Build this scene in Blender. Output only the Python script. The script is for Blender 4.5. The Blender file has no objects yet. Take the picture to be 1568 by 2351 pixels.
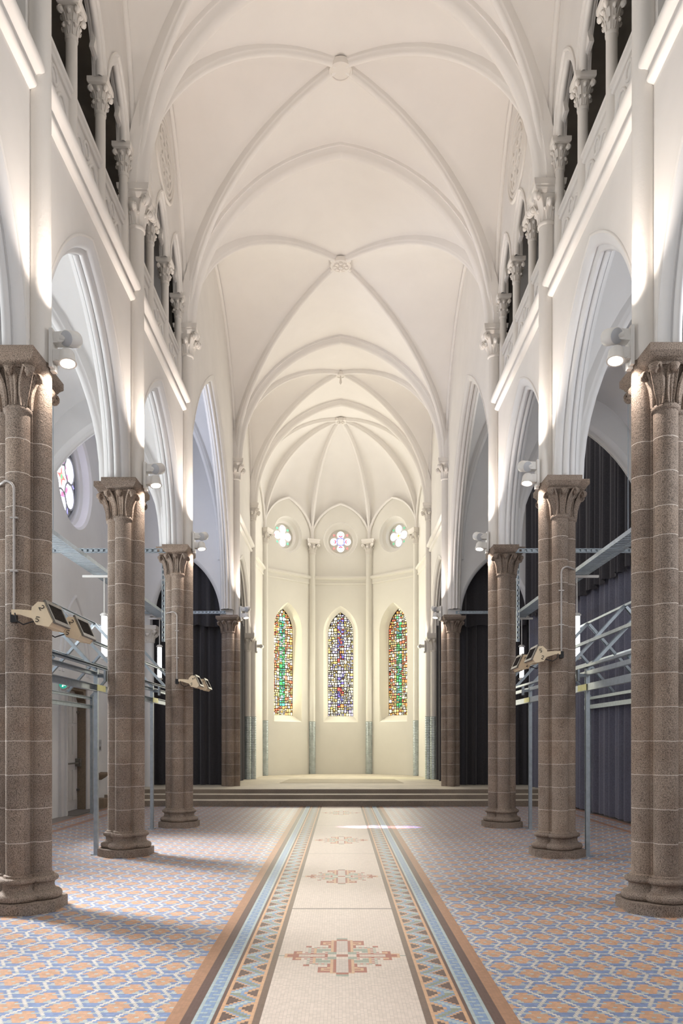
import bpy, math, random
from mathutils import Vector, Matrix
S = bpy.context.scene
COL = S.collection
R = math.radians
PI = math.pi
random.seed(7)

# ------------------------------------------------------------------ camera, world, light, exposure
F = 1760.0                                  # focal length in pixels of the 1568x2351 frame
cam = bpy.data.cameras.new('camera')
cam.sensor_fit = 'VERTICAL'; cam.sensor_height = 36.0
cam.lens = 36.0 * F / 2351.0
cam.shift_y = 526.5 / 2351.0
cam.shift_x = 2.0 / 2351.0
cam.clip_start = 0.05; cam.clip_end = 200
camo = bpy.data.objects.new('camera', cam); COL.objects.link(camo)
camo.location = (0, 0, 1.6); camo.rotation_euler = (R(90), 0, 0)
S.camera = camo
S.view_settings.view_transform = 'Standard'
S.view_settings.look = 'None'
S.view_settings.gamma = 1.0
S.view_settings.use_curve_mapping = False
S.view_settings.exposure = 0.16

world = bpy.data.worlds.new('world'); S.world = world
world.use_nodes = True
world.node_tree.nodes['Background'].inputs[0].default_value = (0.93, 0.96, 1.0, 1)
world.node_tree.nodes['Background'].inputs[1].default_value = 0.22

def area(name, loc, direction, sx, sy, power, color=(1, 1, 1), spread=180):
    l = bpy.data.lights.new(name, 'AREA'); l.shape = 'RECTANGLE'; l.size = sx; l.size_y = sy
    l.energy = power; l.color = color; l.spread = R(spread)
    o = bpy.data.objects.new(name, l); COL.objects.link(o); o.location = loc
    o.rotation_euler = Vector(direction).to_track_quat('-Z', 'Y').to_euler()
    return o

def spot(name, loc, direction, power, color, angle=90, blend=0.6, size=0.04):
    l = bpy.data.lights.new(name, 'SPOT'); l.energy = power; l.color = color
    l.spot_size = R(angle); l.spot_blend = blend; l.shadow_soft_size = size
    o = bpy.data.objects.new(name, l); COL.objects.link(o); o.location = loc
    o.rotation_euler = Vector(direction).to_track_quat('-Z', 'Y').to_euler()
    return o

# fill lamp added behind the camera, no window is built there
area('west_window_daylight', (0, -1.2, 7.5), (0, 1, 0.12), 5.0, 7.0, 118, (1.0, 0.955, 0.90))
# daylight of the tall windows in the left aisle wall (one per bay, outside the frame)
for wy in (5.6, 9.1, 12.7):
    area('aisle_window_daylight', (-5.75, wy, 3.8), (1, -0.42, -0.92), 0.8, 1.6, 72 if wy > 6 else 40, (0.97, 0.985, 1.0), 52)
    area('aisle_window_skylight', (-5.75, wy, 4.2), (1, 0.0, 0.45), 0.9, 2.4, 68, (0.98, 1.0, 0.99), 150)
# lamp added to brighten the right aisle, whose wall has no opening
area('right_aisle_daylight', (5.7, 6.0, 5.2), (-1, 0.3, -0.1), 0.8, 1.6, 120, (0.95, 0.97, 1.0))
# cool daylight through the transept rose
area('rose_daylight', (-5.45, 17.2, 7.5), (1, 0.0, -0.05), 1.3, 1.3, 110, (0.72, 0.80, 1.0))
area('right_transept_daylight', (5.7, 17.2, 9.6), (-1, 0.0, -0.1), 1.6, 0.7, 45, (1.0, 0.98, 0.95))  # added lamp above the curtain, lifts the dim right transept vault
# daylight through the apse lancets and roses
for ax, ay, nx, ny, pin, pout in ((-1.94, 28.37, 0.68, -0.73, 42, 78), (0.0, 29.1, 0.0, -1.0, 16, 80), (1.94, 28.37, -0.68, -0.73, 9, 80)):
    area('lancet_glass_glow', (ax - nx*0.29, ay - ny*0.29, 4.45), (nx, ny, -0.05), 0.86, 3.6, pin, (1.0, 0.93, 0.62))
    area('lancet_daylight', (ax + nx*0.05, ay + ny*0.05, 4.55), (nx, ny, -0.05), 0.95, 3.9, pout, (1.0, 0.965, 0.82))
    area('apse_rose_daylight', (ax + nx*0.05, ay + ny*0.05, 9.27), (nx, ny, 0.1), 0.85, 0.85, 26, (1.0, 0.97, 0.94))
UP_W, DOWN_W = 178, 48
WARM = (1.0, 0.88, 0.785)

# ------------------------------------------------------------------ mesh helpers
class MB:
    def __init__(s): s.v = []; s.f = []; s.sm = []; s.mi = []; s.fc = []
    def add(s, vs, fs, smooth=False, mi=0, col=None):
        b = len(s.v); s.v.extend([tuple(p) for p in vs])
        for f in fs:
            s.f.append([b + i for i in f]); s.sm.append(smooth); s.mi.append(mi); s.fc.append(col)
        return s
    def box(s, lo, hi, mi=0, M=None):
        x0, y0, z0 = lo; x1, y1, z1 = hi
        vs = [Vector(p) for p in ((x0,y0,z0),(x1,y0,z0),(x1,y1,z0),(x0,y1,z0),(x0,y0,z1),(x1,y0,z1),(x1,y1,z1),(x0,y1,z1))]
        if M: vs = [M @ p for p in vs]
        return s.add(vs, [(0,3,2,1),(4,5,6,7),(0,1,5,4),(1,2,6,5),(2,3,7,6),(3,0,4,7)], False, mi)
    def grid(s, rows, smooth=True, closed_u=False, closed_v=False, mi=0):
        n = len(rows); m = len(rows[0]); vs = [p for r in rows for p in r]; fs = []
        for i in range(n if closed_v else n - 1):
            for j in range(m if closed_u else m - 1):
                i2 = (i + 1) % n; j2 = (j + 1) % m
                fs.append((i*m+j, i*m+j2, i2*m+j2, i2*m+j))
        return s.add(vs, fs, smooth, mi)
    def lathe(s, prof, cx=0, cy=0, seg=24, a0=0, a1=2*PI, smooth=True, caps=True, mi=0):
        full = abs(a1 - a0 - 2*PI) < 1e-6; k = seg if full else seg + 1
        rows = [[(cx + r*math.cos(a0+(a1-a0)*j/seg), cy + r*math.sin(a0+(a1-a0)*j/seg), z) for j in range(k)] for r, z in prof]
        s.grid(rows, smooth, closed_u=full, mi=mi)
        if caps and full:
            for r_, z_ in (prof[0], prof[-1]):
                if r_ > 1e-5:
                    s.add([(cx + r_*math.cos(2*PI*j/seg), cy + r_*math.sin(2*PI*j/seg), z_) for j in range(seg)], [tuple(range(seg))], False, mi)
        return s
    def prism(s, poly, axis, a, b, mi=0, smooth=False):
        # poly: 2D list; axis 'x','y','z' extrusion between a and b
        def P(u, v, w): return {'x': (w, u, v), 'y': (u, w, v), 'z': (u, v, w)}[axis]
        n = len(poly)
        vs = [P(u, v, a) for u, v in poly] + [P(u, v, b) for u, v in poly]
        s.add(vs, [tuple(range(n))[::-1], tuple(range(n, 2*n))], False, mi)
        s.add(vs, [(i, (i+1) % n, n+(i+1) % n, n+i) for i in range(n)], smooth, mi)
        return s
    def tube(s, pts, r, seg=10, caps=True, mi=0):
        pts = [Vector(p) for p in pts]; n = len(pts); rows = []
        up = Vector((0, 0, 1)); prev = None
        for i, p in enumerate(pts):
            t = (pts[min(i+1, n-1)] - pts[max(i-1, 0)]).normalized()
            ref = prev if prev is not None else (up if abs(t.z) < 0.95 else Vector((1, 0, 0)))
            a = (ref - t * ref.dot(t)).normalized(); prev = a; b = t.cross(a)
            rr = r[i] if isinstance(r, (list, tuple)) else r
            rows.append([p + a*rr*math.cos(2*PI*j/seg) + b*rr*math.sin(2*PI*j/seg) for j in range(seg)])
        s.grid(rows, True, closed_u=True, mi=mi)
        if caps:
            s.add(rows[0], [tuple(range(seg))], False, mi); s.add(rows[-1], [tuple(range(seg))], False, mi)
        return s
    def beam(s, p, q, w, h, mi=0, up=(0, 0, 1), t=0.006):
        # C channel section of width w, height h
        p = Vector(p); q = Vector(q); d = (q-p).normalized(); u = Vector(up)
        if abs(d.dot(u)) > 0.95: u = Vector((0, 1, 0))
        side = d.cross(u).normalized(); u = side.cross(d).normalized()
        t = min(w, h) * 0.16
        sec = [(-w/2,-h/2),(w/2,-h/2),(w/2,-h/2+t),(-w/2+t,-h/2+t),(-w/2+t,h/2-t),(w/2,h/2-t),(w/2,h/2),(-w/2,h/2)]
        n = len(sec)
        vs = [p + side*a + u*b for a, b in sec] + [q + side*a + u*b for a, b in sec]
        s.add(vs, [(i, (i+1) % n, n+(i+1) % n, n+i) for i in range(n)], False, mi)
        for o in (0, n):
            s.add(vs, [(o+0, o+1, o+2, o+3), (o+0, o+3, o+4, o+7), (o+7, o+4, o+5, o+6)], False, mi)
        return s
    def sweep(s, pts, side, prof, smooth=True, mi=0, closed=False):
        # path in a vertical plane; side = vector across; prof = [(down offset, across)]
        pts = [Vector(p) for p in pts]; side = Vector(side).normalized(); n = len(pts); rows = []
        for i, p in enumerate(pts):
            t = (pts[min(i+1, n-1)] - pts[max(i-1, 0)]).normalized()
            nn = side.cross(t).normalized()
            if nn.z > 0: nn = -nn
            rows.append([p + nn*d + side*w for d, w in prof])
        return s.grid(rows, smooth, closed_u=closed, mi=mi)
    def build(s, name, mats, parent=None, auto=None):
        me = bpy.data.meshes.new(name); me.from_pydata(s.v, [], s.f)
        if not isinstance(mats, (list, tuple)): mats = [mats]
        for m in mats: me.materials.append(m)
        me.polygons.foreach_set('use_smooth', s.sm); me.polygons.foreach_set('material_index', s.mi)
        if any(c is not None for c in s.fc):
            at = me.color_attributes.new('tile', 'FLOAT_COLOR', 'CORNER'); buf = []
            for f, c in zip(s.f, s.fc):
                c = c or (0.02, 0.02, 0.02)
                buf.extend([c[0], c[1], c[2], 1.0] * len(f))
            at.data.foreach_set('color', buf)
        me.update()
        if auto:
            try: me.set_sharp_from_angle(angle=R(auto))
            except Exception: pass
        o = bpy.data.objects.new(name, me); COL.objects.link(o)
        if parent: o.parent = parent
        return o

def tag(o, label=None, cat=None, group=None, kind=None):
    if label: o['label'] = label
    if cat: o['category'] = cat
    if group: o['group'] = group
    if kind: o['kind'] = kind
    return o
def thing(name, label, cat, loc=(0, 0, 0), group=None, kind=None, rz=0):
    o = bpy.data.objects.new(name, None); COL.objects.link(o); o.location = loc; o.rotation_euler = (0, 0, rz)
    o.empty_display_size = 0.1
    return tag(o, label, cat, group, kind)
def child(src, name, parent, loc=None, rot=None, scale=None):
    c = src.copy(); c.name = name; COL.objects.link(c); c.parent = parent
    for k in ('label', 'category', 'group'):
        if k in c: del c[k]
    if loc is not None: c.location = loc
    if rot is not None: c.rotation_euler = rot
    if scale is not None: c.scale = scale
    return c

# ------------------------------------------------------------------ materials
def srgb(r, g, b):
    f = lambda c: (c/255/12.92) if c/255 <= 0.04045 else ((c/255+0.055)/1.055)**2.4
    return (f(r), f(g), f(b))
class Ex:
    nt = None
    def __init__(s, sock): s.s = sock
    @staticmethod
    def m(op, *args, clamp=False):
        n = Ex.nt.nodes.new('ShaderNodeMath'); n.operation = op; n.use_clamp = clamp
        for i, a in enumerate(args):
            if isinstance(a, Ex): Ex.nt.links.new(a.s, n.inputs[i])
            else: n.inputs[i].default_value = a
        return Ex(n.outputs[0])
    def __add__(a, b): return Ex.m('ADD', a, b)
    __radd__ = __add__
    def __sub__(a, b): return Ex.m('SUBTRACT', a, b)
    def __rsub__(a, b): return Ex.m('SUBTRACT', b, a)
    def __mul__(a, b): return Ex.m('MULTIPLY', a, b)
    __rmul__ = __mul__
    def __truediv__(a, b): return Ex.m('DIVIDE', a, b)
    def abs(a): return Ex.m('ABSOLUTE', a)
    def floor(a): return Ex.m('FLOOR', a)
    def frac(a): return Ex.m('FRACT', a)
    def lt(a, b): return Ex.m('LESS_THAN', a, b)
    def gt(a, b): return Ex.m('GREATER_THAN', a, b)
    def mn(a, b): return Ex.m('MINIMUM', a, b)
    def mx(a, b): return Ex.m('MAXIMUM', a, b)
    def mod(a, b): return Ex.m('FLOORED_MODULO', a, b)

def new_mat(name, color=(0.8, 0.8, 0.8), rough=0.7, metal=0.0, spec=0.3):
    m = bpy.data.materials.new(name); m.use_nodes = True
    b = m.node_tree.nodes['Principled BSDF']
    b.inputs['Base Color'].default_value = (*color, 1); b.inputs['Roughness'].default_value = rough
    b.inputs['Metallic'].default_value = metal; b.inputs['Specular IOR Level'].default_value = spec
    return m, m.node_tree, b
def nz(nt, scale, detail=4, rough=0.6, coord='Object', vec=None):
    n = nt.nodes.new('ShaderNodeTexNoise'); n.inputs['Scale'].default_value = scale
    n.inputs['Detail'].default_value = detail; n.inputs['Roughness'].default_value = rough
    if vec is None:
        g = nt.nodes.new('ShaderNodeNewGeometry'); nt.links.new(g.outputs['Position'], n.inputs['Vector'])
    else: nt.links.new(vec, n.inputs['Vector'])
    return n
def ramp(nt, sock, stops):
    r = nt.nodes.new('ShaderNodeValToRGB'); nt.links.new(sock, r.inputs[0])
    e = r.color_ramp.elements
    while len(e) < len(stops): e.new(0.5)
    for el, (p, c) in zip(e, stops): el.position = p; el.color = (*c, 1)
    return r.outputs[0]
def mixc(nt, fac, a, b, mode='MIX'):
    n = nt.nodes.new('ShaderNodeMix'); n.data_type = 'RGBA'; n.blend_type = mode
    for sock, v in ((n.inputs[0], fac), (n.inputs[6], a), (n.inputs[7], b)):
        if isinstance(v, Ex): nt.links.new(v.s, sock)
        elif hasattr(v, 'is_linked'): nt.links.new(v, sock)
        elif isinstance(v, (int, float)): sock.default_value = v
        else: sock.default_value = (*v, 1)
    return n.outputs[2]
def bump(nt, bsdf, sock, strength=0.2, dist=0.01):
    b = nt.nodes.new('ShaderNodeBump'); b.inputs['Strength'].default_value = strength; b.inputs['Distance'].default_value = dist
    nt.links.new(sock, b.inputs['Height']); nt.links.new(b.outputs[0], bsdf.inputs['Normal'])

def plaster(name, c, var=0.03, bs=0.08):
    m, nt, b = new_mat(name, c, 0.75, 0, 0.2)
    n = nz(nt, 1.3, 4)
    lo = tuple(x*(1-var) for x in c); hi = tuple(min(1, x*(1+var)) for x in c)
    nt.links.new(ramp(nt, n.outputs[0], [(0.3, lo), (0.7, hi)]), b.inputs['Base Color'])
    n2 = nz(nt, 26, 5, 0.65)
    bump(nt, b, n2.outputs[0], bs, 0.01)
    return m
PL = plaster('cream_white_plaster', (0.80, 0.772, 0.738))
PLV = plaster('vault_white_plaster', (0.82, 0.79, 0.755), 0.02, 0.04)
PLS = plaster('shaft_white_plaster', (0.80, 0.765, 0.72), 0.03, 0.22)
PLA = plaster('aisle_white_plaster', (0.78, 0.775, 0.775), 0.03)
PLC = plaster('carved_white_plaster', (0.80, 0.76, 0.71), 0.04, 0.1)
APS = plaster('apse_cream_plaster', (0.80, 0.775, 0.715), 0.02)
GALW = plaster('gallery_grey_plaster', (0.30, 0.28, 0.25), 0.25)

def granite():
    m, nt, b = new_mat('brown_grey_granite', (0.3, 0.25, 0.21), 0.72, 0, 0.25)
    Ex.nt = nt
    g = nt.nodes.new('ShaderNodeNewGeometry')
    sp = nt.nodes.new('ShaderNodeSeparateXYZ'); nt.links.new(g.outputs['Position'], sp.inputs[0])
    sp_n = nz(nt, 120, 3, 0.7); big = nz(nt, 3.2, 3); cell = nt.nodes.new('ShaderNodeTexVoronoi')
    cell.inputs['Scale'].default_value = 150; nt.links.new(g.outputs['Position'], cell.inputs['Vector'])
    base = ramp(nt, big.outputs[0], [(0.25, srgb(142, 125, 112)), (0.5, srgb(156, 142, 130)), (0.75, srgb(164, 150, 138))])
    spk = ramp(nt, sp_n.outputs[0], [(0.36, (0.30, 0.29, 0.28)), (0.47, (0.80, 0.79, 0.78)), (0.62, (1.25, 1.22, 1.2))])
    c = mixc(nt, 1.0, base, spk, 'MULTIPLY')
    # courses: block tint
    z = Ex(sp.outputs[2]) + nz_wob(nt)
    zz = z + z.gt(3.65) * 0.048
    q = (zz - 0.649) / 0.318
    wn = nt.nodes.new('ShaderNodeTexWhiteNoise'); wn.noise_dimensions = '2D'
    cb = nt.nodes.new('ShaderNodeCombineXYZ'); nt.links.new(q.floor().s, cb.inputs[0])
    xx = (Ex(sp.outputs[1]) * 0.28).floor() + (Ex(sp.outputs[0]) * 0.2).floor() * 17.0
    nt.links.new(xx.s, cb.inputs[1]); nt.links.new(cb.outputs[0], wn.inputs['Vector'])
    tint = ramp(nt, wn.outputs[0], [(0, (0.84, 0.83, 0.83)), (0.5, (1, 1, 1)), (1, (1.12, 1.09, 1.06))])
    c = mixc(nt, 1.0, c, tint, 'MULTIPLY')
    jd = (q.frac() - 0.5).abs()
    joint = jd.gt(0.5 - 0.010)
    lim = Ex(sp.outputs[2]).gt(0.5) * Ex(sp.outputs[2]).lt(4.6)
    jm = joint * lim
    c = mixc(nt, jm, c, srgb(214, 204, 194))
    nt.links.new(c, b.inputs['Base Color'])
    add = Ex(sp_n.outputs[0]) * 0.5 + Ex(nz(nt, 45, 4).outputs[0])
    bump(nt, b, add.s, 0.55, 0.012)
    return m
def nz_wob(nt):
    n = nz(nt, 7, 2); return (Ex(n.outputs[0]) - 0.5) * 0.012
GR = granite()

def stone(name, c, sc=60, var=0.25):
    m, nt, b = new_mat(name, c, 0.7, 0, 0.25)
    a = nz(nt, sc, 3, 0.7); bb = nz(nt, 1.7, 4)
    x = ramp(nt, a.outputs[0], [(0.35, tuple(v*(1-var) for v in c)), (0.65, tuple(v*(1+var*0.6) for v in c))])
    y = ramp(nt, bb.outputs[0], [(0.3, (0.85, 0.85, 0.86)), (0.7, (1.1, 1.09, 1.07))])
    nt.links.new(mixc(nt, 1.0, x, y, 'MULTIPLY'), b.inputs['Base Color'])
    bump(nt, b, a.outputs[0], 0.25, 0.006)
    return m
STEP = stone('grey_brown_step_stone', srgb(142, 130, 118))
STAGE = stone('pale_chancel_stone', srgb(206, 198, 182), 40, 0.08)
DOORSTONE = stone('brown_door_stone', srgb(140, 124, 106))
MATM = stone('beige_floor_mat', srgb(176, 166, 146), 90, 0.08)
SLATE = stone('grey_threshold_stone', srgb(122, 118, 116), 60, 0.1)

def mosaic_floor():
    m, nt, b = new_mat('blue_orange_mosaic', (0.5, 0.5, 0.5), 0.42, 0, 0.4)
    Ex.nt = nt
    g = nt.nodes.new('ShaderNodeNewGeometry')
    sp = nt.nodes.new('ShaderNodeSeparateXYZ'); nt.links.new(g.outputs['Position'], sp.inputs[0])
    X = Ex(sp.outputs[0]) + 20.0 + (-0.17); Y = Ex(sp.outputs[1]) + 20.0
    A = 0.333; RH = A/14; TW = A/13
    jr = Y / RH; j = jr.floor(); par = j.mod(2.0) * 0.5
    ur = X / TW + par; i = ur.floor()
    xc = (i + 0.5 - par) * TW; yc = (j + 0.5) * RH
    P = xc / A; Q = (yc - 0.135) / A
    e = 0.13
    def sdf(p, q):
        n = math.hypot(0.5, 0.5-2*e)
        m1 = ((p.abs() - 0.25) * 0.5 + (q.abs() - 0.25) * (0.5-2*e)) * (1.0/n)
        return m1.mx(q.abs() - 0.5)
    p1 = (P + 0.5).frac() - 0.5; q1 = (Q + 0.5).frac() - 0.5
    p2 = P.frac() - 0.5; q2 = Q.frac() - 0.5
    s1 = sdf(p1, q1); s2 = sdf(p2, q2)
    use1 = s1.lt(s2)
    p = (p1 * use1 + p2 * (1.0 - use1)).abs(); q = (q1 * use1 + q2 * (1.0 - use1)).abs(); d = s1.mn(s2)
    wn = nt.nodes.new('ShaderNodeTexWhiteNoise'); wn.noise_dimensions = '2D'
    cb = nt.nodes.new('ShaderNodeCombineXYZ'); nt.links.new(i.s, cb.inputs[0]); nt.links.new(j.s, cb.inputs[1])
    nt.links.new(cb.outputs[0], wn.inputs['Vector']); h = Ex(wn.outputs[0])
    line = d.gt(-0.052)
    hor = line * q.gt(0.42) * (i + j).mod(2.0).lt(0.5)
    fl = (p * (1/0.31) + q * (1/0.20)).lt(1.0)
    fl2 = p.lt(0.085) * q.lt(0.29)
    fl3 = p.lt(0.16) * q.lt(0.20)
    orange = fl.mx(fl2).mx(fl3) * d.lt(-0.11)
    g1 = (p - 0.155).abs().lt(0.045) * (q - 0.19).abs().lt(0.04)
    g2 = p.lt(0.04) * q.lt(0.04)
    g3 = (p - 0.28).abs().lt(0.04) * q.lt(0.04)
    g4 = (p - 0.20).abs().lt(0.045) * (q - 0.27).abs().lt(0.035)
    grey = (g1.mx(g2).mx(g3).mx(g4)) * (1.0 - line)
    BLUE = srgb(140, 160, 200); ORG = srgb(222, 174, 138); CRM = srgb(228, 220, 208); GRY = srgb(196, 203, 200)
    c = mixc(nt, orange, BLUE, ORG)
    c = mixc(nt, grey, c, GRY)
    c = mixc(nt, line, c, CRM)
    c = mixc(nt, hor, c, GRY)
    vary = ramp(nt, h.s, [(0, (0.86, 0.86, 0.86)), (1, (1.08, 1.08, 1.08))])
    c = mixc(nt, 1.0, c, vary, 'MULTIPLY')
    # hex-ish grout: rounded tile ends
    fx = (ur.frac() - 0.5).abs(); fy = (jr.frac() - 0.5).abs()
    gro = (fx * 1.0 + fy * 0.55).gt(0.60).mx(fy.gt(0.46))
    c = mixc(nt, gro * 0.55, c, srgb(150, 150, 158))
    # plain border bands along the aisle walls (mosaic frame lines)
    ax = Ex(sp.outputs[0]).abs()
    bd = (ax - 5.10).abs().lt(0.055).mx((ax - 5.55).abs().lt(0.055))
    c = mixc(nt, bd, c, srgb(186, 140, 116))
    outer = ax.gt(5.605)
    c = mixc(nt, outer, c, srgb(140, 132, 126))
    big = nz(nt, 0.9, 4)
    dirt = ramp(nt, big.outputs[0], [(0.3, (0.72, 0.72, 0.72)), (0.7, (0.85, 0.845, 0.835))])
    c = mixc(nt, 1.0, c, dirt, 'MULTIPLY')
    nt.links.new(c, b.inputs['Base Color'])
    bump(nt, b, (1.0 - gro).s, 0.12, 0.002)
    return m
FLOORM = mosaic_floor()

def runner_mat():
    m, nt, b = new_mat('runner_mosaic', (0.5, 0.5, 0.5), 0.45, 0, 0.35)
    Ex.nt = nt
    a = nt.nodes.new('ShaderNodeAttribute'); a.attribute_name = 'tile'
    g = nt.nodes.new('ShaderNodeNewGeometry')
    sp = nt.nodes.new('ShaderNodeSeparateXYZ'); nt.links.new(g.outputs['Position'], sp.inputs[0])
    T = 0.0215
    wob = nz(nt, 3.0, 2); w = (Ex(wob.outputs[0]) - 0.5) * 0.012
    u = (Ex(sp.outputs[0]) - 0.012 + w + 10.0) / T; v = (Ex(sp.outputs[1]) + 10.0) / T
    fu = (u.frac() - 0.5).abs().gt(0.455); fv = (v.frac() - 0.5).abs().gt(0.465)
    wn = nt.nodes.new('ShaderNodeTexWhiteNoise'); wn.noise_dimensions = '2D'
    cb = nt.nodes.new('ShaderNodeCombineXYZ'); nt.links.new(u.floor().s, cb.inputs[0]); nt.links.new(v.floor().s, cb.inputs[1])
    nt.links.new(cb.outputs[0], wn.inputs['Vector'])
    vary = ramp(nt, wn.outputs[0], [(0, (0.9, 0.9, 0.89)), (1, (1.05, 1.05, 1.05))])
    c = mixc(nt, 1.0, a.outputs['Color'], vary, 'MULTIPLY')
    gm = nz(nt, 9, 3); gk = Ex(gm.outputs[0])
    c = mixc(nt, 1.0, c, (0.76, 0.75, 0.75), 'MULTIPLY')
    c = mixc(nt, fu.mx(fv) * (gk * 0.75), c, srgb(118, 108, 100))
    nt.links.new(c, b.inputs['Base Color'])
    return m
RUNM = runner_mat()

def simple(name, c, rough=0.5, metal=0.0, spec=0.4, noise=None):
    m, nt, b = new_mat(name, c, rough, metal, spec)
    if noise:
        n = nz(nt, noise[0], 4)
        k = noise[1]
        nt.links.new(ramp(nt, n.outputs[0], [(0.3, tuple(x*(1-k) for x in c)), (0.7, tuple(min(1, x*(1+k)) for x in c))]), b.inputs['Base Color'])
    return m
def emit(name, c, st):
    m, nt, b = new_mat(name, c, 0.4)
    b.inputs['Emission Color'].default_value = (*c, 1); b.inputs['Emission Strength'].default_value = st
    n = nz(nt, 5, 1); nt.links.new(ramp(nt, n.outputs[0], [(0.2, tuple(x*0.97 for x in c)), (0.8, c)]), b.inputs['Emission Color'])
    return m
STEEL = simple('galvanised_steel', srgb(168, 178, 186), 0.42, 0.55, 0.5, (14, 0.12))
STEELY = simple('yellow_chromate_steel', srgb(206, 204, 130), 0.45, 0.3, 0.5, (10, 0.15))
SLEEVE = simple('metal_sleeve', srgb(182, 192, 194), 0.34, 0.5, 0.5, (6, 0.15))
WHITEP = simple('white_painted_metal', srgb(226, 224, 220), 0.4, 0, 0.4, (12, 0.03))
BEIGE = simple('beige_heater_enamel', srgb(228, 210, 180), 0.5, 0, 0.4, (12, 0.05))
BLACK = simple('black_plastic', (0.02, 0.02, 0.022), 0.5, 0, 0.3, (12, 0.2))
GRILL = simple('dark_heater_grille', (0.03, 0.022, 0.018), 0.55, 0, 0.3, (90, 0.6))
GREYM = simple('grey_heater_trim', srgb(120, 116, 110), 0.4, 0.5, 0.4, (20, 0.2))
LEAD = simple('dark_lead_came', (0.035, 0.028, 0.03), 0.6, 0, 0.3, (30, 0.3))
DOORW = simple('white_door_paint', srgb(214, 211, 210), 0.45, 0, 0.3, (4, 0.05))
PIPE = simple('grey_conduit', srgb(176, 170, 166), 0.45, 0.2, 0.4, (10, 0.06))
SIGNM = simple('grey_sign', srgb(186, 188, 192), 0.5, 0, 0.3, (10, 0.05))
LENS = emit('lit_lamp_lens', (1.0, 0.95, 0.88), 6.0)
TUBE = emit('lit_tube', (0.93, 0.96, 1.0), 7.0)
GREEN = emit('green_exit_panel', srgb(40, 150, 128), 0.9)
PICTO = emit('white_exit_pictogram', (0.85, 0.98, 0.95), 1.2)
def curtain_mat(name, c):
    m, nt, b = new_mat(name, c, 0.95, 0, 0.05)
    b.inputs['Sheen Weight'].default_value = 0.35; b.inputs['Sheen Roughness'].default_value = 0.5
    n = nz(nt, 40, 3)
    nt.links.new(ramp(nt, n.outputs[0], [(0.3, tuple(x*0.85 for x in c)), (0.7, tuple(x*1.15 for x in c))]), b.inputs['Base Color'])
    return m
CURT = curtain_mat('charcoal_velvet', (0.055, 0.052, 0.058))
CURTB = curtain_mat('slate_blue_velvet', (0.150, 0.152, 0.195))
def glass_mat(name, k):
    m, nt, b = new_mat(name, (0.02, 0.02, 0.02), 0.15, 0, 0.3)
    a = nt.nodes.new('ShaderNodeAttribute'); a.attribute_name = 'tile'
    n = nz(nt, 14, 2)
    c = mixc(nt, 1.0, a.outputs['Color'], ramp(nt, n.outputs[0], [(0.3, (0.8, 0.8, 0.8)), (0.7, (1.1, 1.1, 1.1))]), 'MULTIPLY')
    nt.links.new(c, b.inputs['Emission Color']); b.inputs['Emission Strength'].default_value = k
    return m
GLASS = glass_mat('stained_glass_daylit', 1.55)

# ------------------------------------------------------------------ plan
PYL = [3.83, 7.36, 10.85, 14.42, 21.20, 25.13]
PYR = [3.83, 7.31, 10.76, 14.43, 21.17, 25.13]
PYS = {-1: PYL, 1: PYR}
XW, XB = 2.945, 3.285          # nave face and aisle face of the arcade wall
XP = 3.035                     # pier centre
PA, PR = 0.147, 0.111          # quatrefoil pier: shaft offset and radius
ZAB = 5.21
ZS, RISE, AH = 9.35, 3.41, 2.93
XO = 5.95                      # outer aisle wall
def P(t, s=AH, r=RISE):
    RR = (r*r + s*s) / (2*s); c = RR - s
    return math.sqrt(max(0.0, RR*RR - (abs(t)*s + c)**2)) / r
def yy(v, x):
    k = min(int(math.floor(v)), len(PYL)-2); f = v - k; w = (x/AH + 1) / 2
    return (PYL[k] + (PYL[k+1]-PYL[k])*f)*(1-w) + (PYR[k] + (PYR[k+1]-PYR[k])*f)*w
def arch_pts(s, rise, d, zs, n=14):
    RR = (rise*rise + s*s) / (2*s); c = RR - s; Rd = RR - d
    th = math.acos(max(-1, min(1, c/Rd)))
    left = [(c - Rd*math.cos(th*i/n), zs + Rd*math.sin(th*i/n)) for i in range(n+1)]
    return left + [(-u, z) for u, z in left[-2::-1]]
def arch_z(u, s, rise, zs):
    if abs(u) >= s: return zs
    RR = (rise*rise + s*s) / (2*s); c = RR - s
    return zs + math.sqrt(max(0, RR*RR - (abs(u) + c)**2))
SIDE = {-1: 'left', 1: 'right'}

# ------------------------------------------------------------------ floor
fl = MB(); fl.add([(-6.2, -1.5, 0), (6.2, -1.5, 0), (6.2, 19.2, 0), (-6.2, 19.2, 0)], [(0, 1, 2, 3)])
floor = tag(fl.build('floor', FLOORM), 'blue, orange and cream mosaic floor of the nave', 'floor', kind='structure')

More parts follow.
